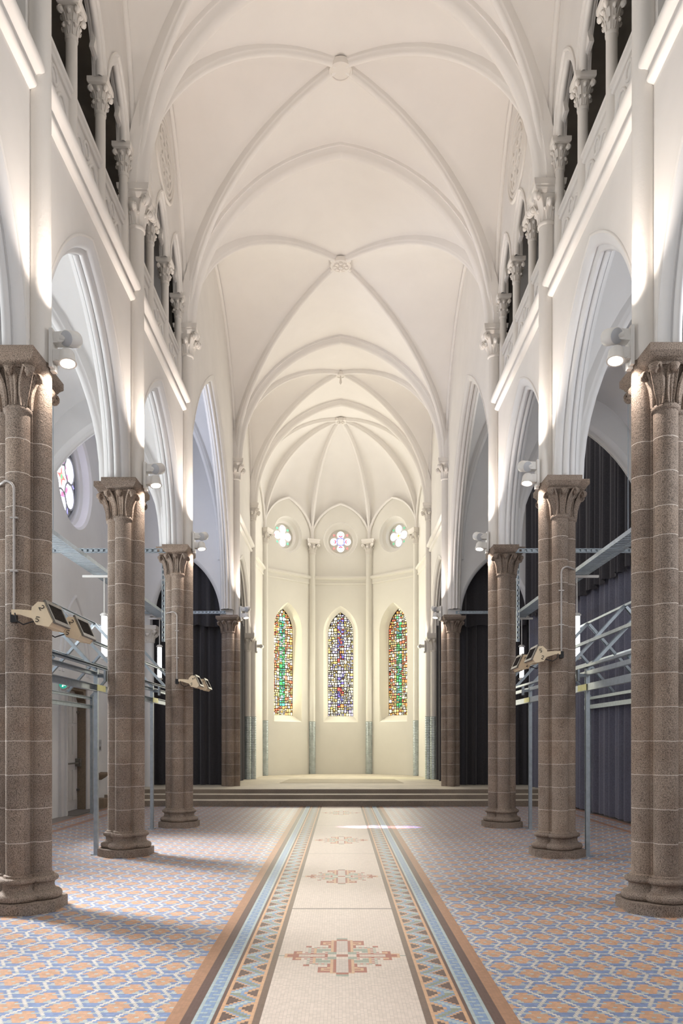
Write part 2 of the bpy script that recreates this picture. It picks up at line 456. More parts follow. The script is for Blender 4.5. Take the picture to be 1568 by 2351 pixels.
C_CR = srgb(236, 220, 206); C_RED = srgb(180, 98, 78); C_OR = srgb(228, 182, 142); C_GR = srgb(164, 172, 156)
C_BR = srgb(126, 102, 88); C_BL = srgb(146, 172, 206); C_LB = srgb(192, 208, 208); C_OL = srgb(158, 166, 142); C_TAN = srgb(190, 146, 116); C_B2 = srgb(114, 90, 82)
def medal(i, j):
    i = abs(i); j = abs(j)
    if i <= 1 and j <= 1: return C_RED
    if i <= 1 and 4 < j <= 19: return srgb(222, 206, 196)
    if i <= 1 and 19 < j <= 21: return C_RED
    if i <= 1 and 21 < j <= 23: return C_GR
    if i == 2 and 5 <= j <= 19: return C_RED
    if i == 3 and 5 <= j <= 19: return C_OR
    if 1 < i <= 3 and j == 20: return C_OR
    if 3 <= i <= 7 and 14 <= j <= 19:
        if j >= 18 or i >= 7 or (j == 14 and i > 4): return C_RED
        if j == 16 and i <= 5: return C_RED
        return C_OR
    if i == 4 and 11 <= j <= 13: return C_RED
    if 3 <= i <= 9 and 9 < j <= 10: return C_GR if i % 2 else C_RED
    if 4 <= i <= 8 and 6 <= j <= 8: return C_GR
    if 7 <= i <= 8 and 4 <= j <= 8: return C_GR
    if i == 9 and 3 <= j <= 9: return C_OR
    if i == 10 and 3 <= j <= 10: return C_RED if j % 2 else C_CR
    if i == 11 and 3 <= j <= 10: return C_CR if j % 2 else C_GR
    if 11 <= i <= 12 and 11 <= j <= 12: return C_RED
    if 2 <= i <= 4 and 1 < j <= 4: return C_GR
    if 4 <= i <= 5 and j == 4: return C_RED
    if i == 5 and j <= 1: return C_RED
    if 5 <= i <= 14 and j == 2: return C_RED
    if 5 <= i <= 14 and j <= 1: return srgb(226, 206, 192)
    if 10 <= i <= 12 and j == 4: return C_RED
    if 14 <= i <= 16 and j <= 5:
        if j in (5, 2) or i == 16 and j > 1: return C_RED
        return C_OR if j > 2 else C_RED
    if 17 <= i <= 18 and j <= 1: return C_RED
    if 17 <= i <= 19 and j <= 2: return C_OR
    if 20 <= i <= 21 and j == 0: return C_GR
    return None
T = 0.0215
MED_Y = [5.71, 9.08, 12.40, 17.14]
JOINT_Y = [7.32, 10.93, 14.57]
run = MB(); y0 = 3.6; ny = int((18.81 - y0)/T)
def band(i, jrow):
    # i>=0 tile index from the centre; returns colour outside the white field
    if i < 22: return None
    if i < 24: return C_BR
    if i < 25: return C_OR
    if i < 33:
        k = i - 25; ph = jrow % 13
        # stepped zigzag ribbon running between the two orange edges
        f = ph/6.5 if ph < 6.5 else (13-ph)/6.5
        ctr = 0.6 + 5.8*f
        dd = k - ctr
        if abs(dd) < 1.05: return C_OL if ph < 6.5 else C_LB
        if abs(dd) < 2.1: return C_BL
        if abs(dd) < 2.9: return C_OR
        if k <= 3 and abs(ph - 6.5) <= 3.0 - k*0.85: return C_B2
        e = min(ph, 13-ph)
        if k >= 4 and e <= 3.0 - (7-k)*0.85: return C_B2
        return C_OR
    if i < 34: return C_OR
    if i < 35: return C_B2
    if i < 36: return C_LB
    if i < 39: return C_LB if (jrow % 3 == 0 and i != 36 + (jrow//3) % 2*2) else C_BL
    if i < 40: return C_LB
    if i < 43: return C_B2
    if i < 47: return C_TAN
    return None
for jr in range(ny):
    y = y0 + jr*T; jm = None
    for my in MED_Y:
        if abs(y + T/2 - my) < 24.5*T: jm = int(round((y + T/2 - my)/T))
    start = None; runs = []
    for ii in range(-47, 47):
        i = ii if ii >= 0 else -ii-1
        c = band(i, jr)
        if c is None:
            c = C_CR
            if jm is not None:
                mm = medal(ii + (1 if ii < -0 else 0) if ii < 0 else ii, jm)
                if mm: c = mm
            for jy in JOINT_Y:
                if abs(y + T/2 - jy) < T*0.55 and i < 22: c = srgb(150, 138, 126) if jy < 9 else srgb(176, 164, 152)
        if runs and runs[-1][2] is c or (runs and runs[-1][2] == c): runs[-1][1] = ii + 1
        else: runs.append([ii, ii+1, c])
    for a, b_, c in runs:
        run.add([(0.012+a*T, y, 0.002), (0.012+b_*T, y, 0.002), (0.012+b_*T, y+T, 0.002), (0.012+a*T, y+T, 0.002)], [(0, 1, 2, 3)], False, 0, c)
ro = run.build('mosaic_runner', RUNM, floor); ro['label'] = 'cream mosaic runner with red cross medallions and zigzag borders'

# ------------------------------------------------------------------ stage steps and chancel platform
st = thing('floor_chancel', 'pale chancel platform above three broad grey stone steps', 'floor', (0, 18.81, 0), kind='structure')
for k, (ya, z0, z1, yb) in enumerate(((18.81, 0.0, 0.145, 19.6), (19.30, 0.0, 0.255, 20.1), (19.80, 0.0, 0.362, 20.4))):
    m = MB(); e = 0.012
    m.prism([(ya-18.81, z0), (ya-18.81, z1-e), (ya-18.81+e*0.6, z1), (yb-18.81, z1), (yb-18.81, z0)], 'x', -XO, XO)
    m.mi = [1 if i == 4 else 0 for i in range(len(m.f))]
    m.build('step', [STEP, STAGE], st)
m = MB(); m.box((-XO, 19.86-18.81, 0.0), (XO, 31.0-18.81, 0.365)); m.build('platform', STAGE, st)
m = MB(); m.prism([(-1.80, 22.6), (1.86, 22.6), (1.75, 25.0), (-1.68, 25.0)], 'z', 0.366, 0.372)
tag(m.build('floor_mat', MATM), 'flat beige mat lying on the chancel platform before the apse', 'mat')

# ------------------------------------------------------------------ arcade walls
def arch_dims(sg, k):
    Y = PYS[sg]; a, b = Y[k], Y[k+1]
    if k == 3: return (a+b)/2, (b-a)/2 - 0.17, 4.87, 5.21
    if k == 4: return (a+b)/2, (b-a)/2 - 0.17, 2.1, 5.10
    return (a+b)/2, (b-a)/2 - 0.17, 2.34, 5.21
def moulding(nX=XW, bX=XB):
    # arch moulding profile (inward offset, |X|)
    pr = [(0.0, nX)]
    for i in range(1, 7):
        a = PI/2*i/6; pr.append((0.115*math.sin(a), nX + 0.075*(1-math.cos(a))))
    pr += [(0.10, nX+0.083), (0.10, nX+0.092)]
    for cx in (0.138, 0.215):
        for i in range(9):
            a = PI*i/8; pr.append((0.125 + 0.045*math.sin(a), nX + cx - 0.036*math.cos(a)))
    pr += [(0.10, nX+0.256), (0.10, bX-0.083)]
    for i in range(0, 7):
        a = PI/2*(6-i)/6; pr.append((0.115*math.sin(a), bX - 0.075*(1-math.cos(a))))
    return pr
GAL_Z0, GAL_SP, GAL_RISE, GAL_S = 8.0, 9.83, 0.80, 0.44
def gal_cols(sg, k):
    Y = PYS[sg]; a, b = Y[k]+0.20, Y[k+1]-0.20
    return [a + (b-a)*i/3 for i in range(4)]
walls = {}
for sg in (-1, 1):
    Y = PYS[sg]; w = MB()
    # lower wall with the pointed arches, both faces
    for X in (XW, XB):
        for k in range(5):
            yc, s, rise, zs = arch_dims(sg, k)
            us = sorted(set([-(Y[k+1]-Y[k])/2 - (0.0), -s - 1e-4] + [u for u, z in arch_pts(s, rise, 0, zs, 22)] + [s + 1e-4, (Y[k+1]-Y[k])/2]))
            top = 8.0 if k < 3 else 13.3
            lo = []; hi = []
            for u in us:
                lo.append((sg*X, yc+u, arch_z(u, s, rise, zs) if abs(u) < s else zs - 0.02)); hi.append((sg*X, yc+u, top))
            w.grid([lo, hi], False)
    # gallery zone above the sill
    for k in range(3):
        cols = gal_cols(sg, k); ctr = [(cols[i]+cols[i+1])/2 for i in range(3)]
        ys = {Y[k], Y[k+1]}
        for c in ctr:
            for u, z in arch_pts(GAL_S, GAL_RISE, 0, GAL_SP, 12): ys.add(c+u)
        ys = sorted(ys)
        def zb(y):
            for c in ctr:
                if abs(y-c) < GAL_S: return arch_z(y-c, GAL_S, GAL_RISE, GAL_SP)
            return GAL_SP
        for X in (XW, XW+0.135):
            w.grid([[(sg*X, y, zb(y)) for y in ys], [(sg*X, y, 13.3) for y in ys]], False)
        # jamb pieces beside the wall shafts
        for ya, yb in ((Y[k], cols[0]-0.055), (cols[3]+0.055, Y[k+1])):
            w.box((sg*(XW+0.02), ya, 8.0), (sg*(XW+0.135), yb, GAL_SP))
    # near end towards the camera and wall beyond the last pier
    w.box((min(sg*XW, sg*XB), 3.0, 5.19), (max(sg*XW, sg*XB), Y[0], 13.3))
    wall = w.build('wall_'+SIDE[sg], PL)
    tag(wall, 'white plastered nave wall with pointed arches on the %s' % SIDE[sg], 'wall', kind='structure'); walls[sg] = wall
    # arch mouldings
    for k in range(5):
        yc, s, rise, zs = arch_dims(sg, k)
        cur = [arch_pts(s, rise, d, zs, 26) for d, X in moulding()]
        rows = [[(sg*X, yc+u, z) for u, z in c] for c, (d, X) in zip(cur, moulding())]
        m = MB(); m.grid(rows, True); m.build('arch_moulding', PLA if k < 3 else PL, wall, 50)
        # thin hood line on the nave face
        m = MB(); rows = []
        for d, X in ((-0.025, XW+0.004), (-0.022, XW-0.012), (-0.006, XW-0.016), (0.004, XW-0.004), (0.012, XW+0.01)):
            rows.append([(sg*X, yc+u, z) for u, z in arch_pts(s, rise, d, zs, 26)])
        m.grid(rows, True); m.build('hood_line', PL, wall)
    # gallery arch heads with cusps
    for k in range(3):
        cols = gal_cols(sg, k)
        for i in range(3):
            c = (cols[i]+cols[i+1])/2; m = MB()
            # outer roll order
            pr = [(0.0, XW)] + [(0.045+0.04*math.sin(PI*j/6), XW+0.045-0.045*math.cos(PI*j/6)) for j in range(7)] + [(0.05, XW+0.09), (0.05, XW+0.135), (0, XW+0.135)]
            m.grid([[(sg*X, c+u, z) for u, z in arch_pts(GAL_S, GAL_RISE, d, GAL_SP, 14)] for d, X in pr], True)
            # hood label on the wall face
            pr = [(-0.045, XW+0.004), (-0.05, XW-0.02), (-0.03, XW-0.03), (-0.012, XW-0.022), (-0.005, XW+0.003)]
            m.grid([[(sg*X, c+u, z) for u, z in arch_pts(GAL_S, GAL_RISE, d, GAL_SP, 14)] for d, X in pr], True)
            m.build('gallery_arch', PL, wall, 50)
            # cusped inner plate
            m = MB(); n = 20; o = arch_pts(GAL_S, GAL_RISE, 0.03, GAL_SP, n)
            inn = []
            for q in range(2*n+1):
                f = q/n if q <= n else (2*n-q)/n
                d = 0.06 + 0.15*math.exp(-((f-0.36)/0.09)**2)
                pts = arch_pts(GAL_S, GAL_RISE, d, GAL_SP, n); inn.append(pts[q])
            xa, xb = XW+0.05, XW+0.11
            rows = [[(sg*xa, c+u, z) for u, z in o], [(sg*xa, c+u, z) for u, z in inn], [(sg*(xa+0.03), c+u*0.985, z-0.004) for u, z in inn],
                    [(sg*xb, c+u, z) for u, z in inn], [(sg*xb, c+u, z) for u, z in o]]
            m.grid(rows, False); m.build('cusped_tracery', PL, wall)
    # gallery passage: floor, back wall, ceiling
    m = MB()
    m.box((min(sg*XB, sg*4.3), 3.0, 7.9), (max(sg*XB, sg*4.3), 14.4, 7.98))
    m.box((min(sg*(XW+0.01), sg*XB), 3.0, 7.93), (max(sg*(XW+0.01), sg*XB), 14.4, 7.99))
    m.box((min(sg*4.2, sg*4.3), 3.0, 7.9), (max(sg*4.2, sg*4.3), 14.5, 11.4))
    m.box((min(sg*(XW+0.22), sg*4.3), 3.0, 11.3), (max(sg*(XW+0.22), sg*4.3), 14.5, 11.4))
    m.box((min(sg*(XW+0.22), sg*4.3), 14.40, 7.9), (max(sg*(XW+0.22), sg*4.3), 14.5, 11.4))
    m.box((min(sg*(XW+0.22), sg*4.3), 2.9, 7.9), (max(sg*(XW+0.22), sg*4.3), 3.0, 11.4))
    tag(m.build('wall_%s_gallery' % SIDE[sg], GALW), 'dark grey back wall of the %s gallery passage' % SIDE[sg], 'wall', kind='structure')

# springers on the lower abacus of the chancel-platform piers
for sg in (-1, 1):
    y = PYS[sg][4]; m = MB(); m.box((min(sg*(XW+0.012), sg*(XB-0.012)), y-0.178, 5.035), (max(sg*(XW+0.012), sg*(XB-0.012)), y+0.178, 5.215))
    m.build('springer_block', PL, walls[sg])

# string courses (ledges)
LP = [(XW+0.01, 7.775), (XW-0.02, 7.78)]
LP += [(XW-0.042+0.03*math.cos(-PI/2-PI*i/6)*1.0, 7.822+0.038*math.sin(-PI/2-PI*i/6)) for i in range(7)]
LP += [(XW-0.035, 7.885), (XW-0.055, 7.905), (XW-0.075, 7.915)]
LP += [(XW-0.085+0.055*math.cos(-PI/2-PI*i/6), 7.985+0.065*math.sin(-PI/2-PI*i/6)) for i in range(7)]
LP += [(XW+0.06, 8.06)]
nt_ = 0
for sg in (-1, 1):
    Y = PYS[sg]
    for k in (0, 1, 2, 4):
        nt_ += 1; m = MB(); ya, yb = Y[k]+0.05, Y[k+1]-0.075
        m.grid([[(sg*x, y, z) for x, z in LP] for y in (ya, yb)], True)
        for y in (ya, yb): m.add([(sg*x, y, z) for x, z in LP], [tuple(range(len(LP)))])
        o = m.build('trim_%d' % nt_, PL, None, 40)
        pos = {0: 'nearest the camera', 1: 'between the front and second piers shown', 2: 'between the second and third piers shown', 4: 'in the chancel'}[k]
        tag(o, 'white moulded ledge on the %s nave wall, %s' % (SIDE[sg], pos), 'ledge', kind='structure')

# ------------------------------------------------------------------ vault
cl = MB()
tt = [math.sin(PI/2*i/14) for i in range(15)]
tt = [-t for t in tt[:0:-1]] + tt
for k in range(5):
    for end in (0, 1):
        rows = []
        for sidx in range(5):
            s = sidx/4; row = []
            for t in tt:
                a = abs(t); half = 0.5*(a + s*(1-a))
                v = k + 0.5 + (half if end else -half)
                row.append((AH*t, yy(min(v, k+0.99999), AH*t), ZS + RISE*P(t)))
            rows.append(row)
        cl.grid(rows, True)
    for sg in (-1, 1):
        rows = []
        for sidx in range(5):
            s = sidx/4; row = []
            for t in tt:
                a = abs(t); x = sg*AH*(a + s*(1-a)); v = k + 0.5 + 0.5*t
                row.append((x, yy(max(k, min(v, k+0.99999)), x), ZS + RISE*P(t)))
            rows.append(row)
        cl.grid(rows, True)
# apse: five ribs to the boss
BOSS = Vector((0, 26.5, 12.76))
PC1, PC2 = (2.78, 27.6), (1.10, 29.15)
AP = [Vector((-AH, 25.13)), Vector((-PC1[0], PC1[1])), Vector((-PC2[0], PC2[1])), Vector((PC2[0], PC2[1])), Vector((PC1[0], PC1[1])), Vector((AH, 25.13))]
ZA = 9.22
def wallarch(u, r=1.42): return ZA + r*P(u, 1.0, 1.35)
for i in range(5):
    A, B = AP[i], AP[i+1]; rows = []
    for q in range(13):
        u = math.sin(PI/2*(q-6)/6)
        pl = A.lerp(B, (u+1)/2); hw = wallarch(u)
        row = []
        for vi in range(17):
            v = 1 - math.cos(PI/2*vi/16)
            pp = pl.lerp(BOSS.xy, v); z = hw + (BOSS.z - hw)*P(1-v)
            row.append((pp.x, pp.y, z))
        rows.append(row)
    cl.grid(rows, True)
rows = []
for sidx in range(3):
    row = []
    for t in tt:
        ya = 25.13; yb = 26.5 - 1.37*abs(t)
        row.append((AH*t, ya + (yb-ya)*sidx/2, ZS + RISE*P(t)))
    rows.append(row)
cl.grid(rows, True)
ceiling = tag(cl.build('ceiling', PLV), 'white plaster ribbed vault over the nave, chancel and apse', 'ceiling', kind='structure')
TRP = [(-0.14, -0.16), (0.02, -0.16)] + [(0.03+0.0*i, -0.155+0.012*i) for i in range(3)] + [(0.085+0.085*math.sin(PI*i/10), -0.10*math.cos(PI*i/10)) for i in range(11)] + [(0.03, 0.13), (0.03, 0.155), (0.02, 0.16), (-0.14, 0.16)]
DRP = [(-0.15, -0.075), (0.015, -0.075), (0.03, -0.065)] + [(0.04+0.055*math.sin(PI*i/8), -0.052*math.cos(PI*i/8)) for i in range(9)] + [(0.03, 0.065), (0.015, 0.075), (-0.15, 0.075)]
WRP = [(-0.03, -0.02)] + [(0.0+0.035*math.sin(PI*i/6), 0.02-0.045*math.cos(PI*i/6)) for i in range(7)] + [(-0.03, 0.07)]
fine = [i/20 for i in range(21)]
def qt(n):
    t = [math.sin(PI/2*i/n) for i in range(n+1)]
    return [-x for x in t[:0:-1]] + t
for k in range(1, 6):
    m = MB(); half = []
    for t in qt(18): half.append((AH*0.985*t, yy(k - (1e-6 if k == 5 else 0), AH*t), ZS - 0.02 + RISE*P(t)))
    n = len(half)//2
    m.sweep(half[:n+1], (0, 1, 0), TRP); m.sweep(half[n:], (0, 1, 0), TRP)
    m.build('transverse_rib', PLV, ceiling, 45)
for k in range(5):
    for a, b in ((-1, 1), (1, 1)):
        m = MB(); pts = []
        for t in qt(18):
            x = AH*0.985*t*a; v = k + 0.5 + 0.4999*t*0.985
            pts.append((x, yy(v, x), ZS - 0.01 + RISE*P(t)))
        d = Vector(pts[-1]) - Vector(pts[0]); side = Vector((-d.y, d.x, 0)).normalized()
        m.sweep(pts, side, DRP); m.build('diagonal_rib', PLV, ceiling, 45)
    for sg in (-1, 1):
        m = MB(); pts = []
        for t in qt(16):
            pts.append((sg*(AH-0.0), yy(k + 0.5 + 0.4999*t, sg*AH), ZS - 0.03 + (RISE)*P(t) - 0.02))
        m.sweep(pts, (sg, 0, 0), [(d, w-0.03) for d, w in WRP]); m.build('wall_rib', PLV, ceiling, 45)
for i in range(6):
    m = MB(); pts = []
    for vi in range(20):
        v = 1 - math.cos(PI/2*vi/19); pp = AP[i].lerp(BOSS.xy, v)
        pts.append((pp.x, pp.y, (ZS if i in (0, 5) else ZA) + (BOSS.z - (ZS if i in (0, 5) else ZA))*P(1-v) - 0.01))
    d = BOSS.xy - AP[i]; m.sweep(pts, (-d.y, d.x, 0), DRP); m.build('apse_rib', PLV, ceiling, 45)
for i in range(5):
    A, B = AP[i], AP[i+1]; m = MB(); pts = []
    nn = Vector((-(B-A).y, (B-A).x)).normalized()
    if nn.dot(BOSS.xy - A) < 0: nn = -nn
    for q in range(25):
        u = math.sin(PI/2*(q-12)/12); pl = A.lerp(B, (u+1)/2) + nn*0.02
        pts.append((pl.x, pl.y, wallarch(u)-0.03))
    m.sweep(pts[:13], (nn.x, nn.y, 0), [(d, w) for d, w in WRP]); m.sweep(pts[12:], (nn.x, nn.y, 0), WRP)
    m.build('apse_wall_rib', PLV, ceiling, 45)
def boss(x, y, z, r, kind):
    m = MB()
    m.lathe([(r*0.98, z+0.06), (r, z), (r*0.95, z-0.035), (r*0.8, z-0.045), (r*0.78, z-0.03), (0.02, z-0.03)], x, y, 28)
    if kind:
        for j in range(8):
            a = 2*PI*j/8
            m.lathe([(0.001, z-0.075), (r*0.14, z-0.068), (r*0.2, z-0.03)], x+r*0.52*math.cos(a), y+r*0.52*math.sin(a), 12, caps=False)
        m.lathe([(0.001, z-0.10), (r*0.18, z-0.085), (r*0.26, z-0.03)], x, y, 16, caps=False)
        for j in range(4):
            a = 2*PI*j/4 + PI/4
            m.lathe([(r*0.28, z+0.05), (r*0.30, z-0.02), (r*0.22, z-0.04), (0.001, z-0.04)], x+r*1.0*math.cos(a), y+r*1.0*math.sin(a), 14, caps=False)
    return m.build('boss', PLC, ceiling, 40)
zc = ZS + RISE - 0.09
boss(0, (PYL[1]+PYL[2])/2, zc, 0.22, 0); boss(0, (PYL[2]+PYL[3])/2, zc, 0.20, 0)
boss(0, (PYL[3]+PYL[4])/2, zc, 0.25, 1); boss(0, 26.5, zc, 0.19, 1)
b3 = boss(0, (PYL[4]+PYL[5])/2, zc, 0.14, 0)
m = MB(); m.tube([(0, 23.16, zc), (0, 23.16, zc-0.12)], 0.018); m.lathe([(0.001, zc-0.30), (0.04, zc-0.24), (0.03, zc-0.16), (0.018, zc-0.10)], 0, 23.16, 12, caps=False)
m.build('vault_hook', PLC, ceiling)

# ------------------------------------------------------------------ leaf capital generator (unit: neck radius r0, height h, top reach r1)
def capital_mesh(r0, h, r1, n1=8, style='crocket', seed=1):
    m = MB(); rnd = random.Random(seed)
    # neck ring, bell
    m.lathe([(r0, -0.10*h), (r0*1.13, -0.07*h), (r0*1.17, 0.0), (r0*1.1, 0.05*h), (r0*1.0, 0.07*h)], 0, 0, 24, caps=False)
    bell = [(r0*1.0, 0.05*h), (r0*1.02, 0.3*h), (r0*1.12, 0.55*h), (r0*1.32, 0.8*h), (r0*1.52, 1.0*h)]
    m.lathe(bell, 0, 0, 24)
    def leaf(ang, z0, z1, reach, wid, curl, th):
        ca, sa = math.cos(ang), math.sin(ang)
        path = []
        for i in range(9):
            f = i/8
            rr = r0*1.03 + (reach - r0*1.03)*(f**2.2); z = z0 + (z1-z0)*f
            path.append((rr, z))
        cx, cz = reach, z1 - curl
        for i in range(1, 7):
            a = PI/2 - PI*1.15*i/6
            path.append((cx + curl*math.cos(a)*1.0, cz + curl*math.sin(a)))
        rows = []; n = len(path)
        for i, (rr, z) in enumerate(path):
            f = i/(n-1)
            w = wid*(0.75 + 0.55*math.sin(PI*min(1, f*1.15))) * (1.0 if f < 0.7 else 1.0 - 0.55*(f-0.7)/0.3)
            pa = path[max(i-1, 0)]; pb = path[min(i+1, n-1)]
            tr, tz = pb[0]-pa[0], pb[1]-pa[1]; L = math.hypot(tr, tz) or 1
            nr, nzz = tz/L, -tr/L       # outward normal
            sec = [(-1, 0.0), (-0.8, 1.0), (-0.35, 0.35), (0, 0.75), (0.35, 0.35), (0.8, 1.0), (1, 0.0), (0.5, -0.8), (-0.5, -0.8)]
            row = []
            for sx, sn in sec:
                r_ = rr + nr*th*sn; z_ = z + nzz*th*sn; s_ = sx*w
                row.append((r_*ca - s_*sa, r_*sa + s_*ca, z_))
            rows.append(row)
        m.grid(rows, True, closed_u=True)
        m.add(rows[-1], [tuple(range(9))])
        bx, by, br = cx*ca, cx*sa, curl*0.95
        m.lathe([(br*math.sin(PI*q/8)+1e-5, cz - br*math.cos(PI*q/8)) for q in range(9)], bx, by, 10, caps=False)
    if style == 'granite':
        for j in range(4):
            leaf(PI/4 + j*PI/2, 0.04*h, 1.0*h, r1*1.26, r0*0.42, h*0.11, r0*0.17)
            leaf(j*PI/2, 0.04*h, 0.97*h, r1*1.02, r0*0.36, h*0.10, r0*0.16)
    elif style == 'gallery':
        for j in range(8):
            leaf(j*PI/4, 0.04*h, 0.42*h, r0*1.45, r0*0.34, h*0.06, r0*0.08)
        for j in range(4):
            leaf(PI/4+j*PI/2, 0.3*h, 0.97*h, r1*1.15, r0*0.34, h*0.12, r0*0.10)
            leaf(j*PI/2, 0.3*h, 0.9*h, r1*0.85, r0*0.30, h*0.09, r0*0.09)
        for j in range(14):
            a = 2*PI*j/14 + 0.1; z = h*(0.5+0.1*math.sin(j*2.3)); rr = r0*1.22
            m.lathe([(0.001, z+0.05*h), (r0*0.10, z), (0.001, z-0.05*h)], rr*math.cos(a), rr*math.sin(a), 8, caps=False)
    else:
        for j in range(4):
            leaf(PI/4+j*PI/2, 0.05*h, 1.0*h, r1*1.25, r0*0.36, h*0.16, r0*0.13)
            leaf(j*PI/2, 0.05*h, 0.72*h, r1*0.98, r0*0.34, h*0.13, r0*0.12)
        for j in range(8):
            leaf(PI/8+j*PI/4, 0.04*h, 0.5*h, r0*1.35, r0*0.22, h*0.05, r0*0.07)
    return m
def loft(m, levels, cx=0, cy=0):
    rows = [[(cx-hx, cy-hy, z), (cx+hx, cy-hy, z), (cx+hx, cy+hy, z), (cx-hx, cy+hy, z)] for z, hx, hy in levels]
    m.grid(rows, False, closed_u=True)
    m.add(rows[0], [(0, 1, 2, 3)]); m.add(rows[-1], [(0, 1, 2, 3)])
    return m

# ------------------------------------------------------------------ granite piers
def build_pier(zab, zneck, zbase, with_base, ped):
    # at origin; nave side = +X
    parts = {}
    if with_base:
        m = MB(); h, c = 0.355, 0.17
        oc = [(-h, -c), (-c, -h), (c, -h), (h, -c), (h, c), (c, h), (-c, h), (-h, c)]
        m.prism(oc, 'z', 0.0, 0.10); m.prism([(x*0.985, y*0.985) for x, y in oc], 'z', 0.10, 0.106)
        parts['plinth'] = [m]
        m = MB(); r = PR
        prof = [(r*1.58, 0.105)] + [(r*1.52 + 0.038*math.cos(a), 0.145 + 0.04*math.sin(a)) for a in [(-PI/2 + PI*i/8) for i in range(9)]]
        prof += [(r*1.42, 0.19), (r*1.26, 0.205), (r*1.20, 0.235), (r*1.26, 0.262), (r*1.34, 0.268)]
        prof += [(r*1.32 + 0.026*math.cos(a), 0.296 + 0.027*math.sin(a)) for a in [(-PI/2 + PI*i/8) for i in range(9)]]
        prof += [(r*1.2, 0.325), (r*1.16, 0.345), (r, 0.352)]
        for dx, dy in ((PA, 0), (-PA, 0), (0, PA), (0, -PA)): m.lathe(prof, dx, dy, 28, caps=False)
        m.box((-PA, -PA, 0.1), (PA, PA, 0.34))
        parts['base'] = [m]
    sh = []
    for dx, dy, zt in ((PA, 0, zab), (-PA, 0, zneck+0.02), (0, PA, zneck+0.02), (0, -PA, zneck+0.02)):
        m = MB(); z0 = 0.345 if with_base else zbase
        m.lathe([(PR, z0 + (zt-z0)*i/16) for i in range(17)], dx, dy, 28); sh.append(m)
    m = MB(); m.box((-0.13, -0.13, 0.345 if with_base else zbase), (0.13, 0.13, zab-0.15)); sh[0].box((-0.125, -0.125, 0.345 if with_base else zbase), (0.125, 0.125, zab-0.16))
    parts['shaft'] = sh
    caps = []
    for dx, dy in ((-PA, 0), (0, PA), (0, -PA)):
        c = capital_mesh(PR, zab-0.16-zneck, 0.185, style='granite')
        c.v = [(x+dx, y+dy, z+zneck) for x, y, z in c.v]; caps.append(c)
    parts['capital'] = caps
    m = MB(); a = 0.237; L = 0.385
    lv = lambda hx, hy: [(zab-0.165, hx-0.075, hy-0.075), (zab-0.135, hx-0.06, hy-0.06), (zab-0.128, hx-0.045, hy-0.045), (zab-0.10, hx-0.03, hy-0.03), (zab-0.07, hx-0.0, hy-0.0), (zab-0.004, hx, hy), (zab, hx-0.004, hy-0.004)]
    loft(m, lv(a, L)); m2 = lv(0.31, a)
    loft(m, [(z-0.004, hx, hy) for z, hx, hy in m2], -0.076, 0)
    parts['abacus'] = [m]
    return parts
PIERL = {(-1, 1): 'brown granite cluster pier at the left edge, with twin beige heaters on its side',
         (-1, 2): 'brown granite cluster pier, second from the front on the left, without heaters',
         (-1, 3): 'brown granite cluster pier, third from the front on the left, with two small beige heaters',
         (-1, 4): 'brown granite cluster pier standing on the chancel platform at the left',
         (1, 1): 'brown granite cluster pier at the right edge, nearest the camera',
         (1, 2): 'brown granite cluster pier, second from the front on the right, with beige heaters and conduit',
         (1, 3): 'brown granite cluster pier, third from the front on the right, just before the steps',
         (1, 4): 'brown granite cluster pier standing on the chancel platform at the right'}
protos = {}
for k in (1, 2, 3, 4):
    for sg in (-1, 1):
        key = 'plat' if k == 4 else 'nave'
        t = thing('granite_pier', PIERL[(sg, k)], 'pier', (sg*XP, PYS[sg][k], 0), 'granite piers of the nave')
        if sg == 1: t.rotation_euler = (0, 0, PI)
        if key not in protos:
            pp = build_pier(5.04, 4.60, 0.365, False, 0) if k == 4 else build_pier(ZAB, 4.70, 0, True, 0)
            protos[key] = [(n, mb.build(n, GR, t, 45)) for n, ms in pp.items() for mb in ms]
        else:
            for n, o in protos[key]: child(o, n, t)
        if k == 4:   # wall block between abacus and arch springing
            for dy in (-0.20, 0.20):
                pass

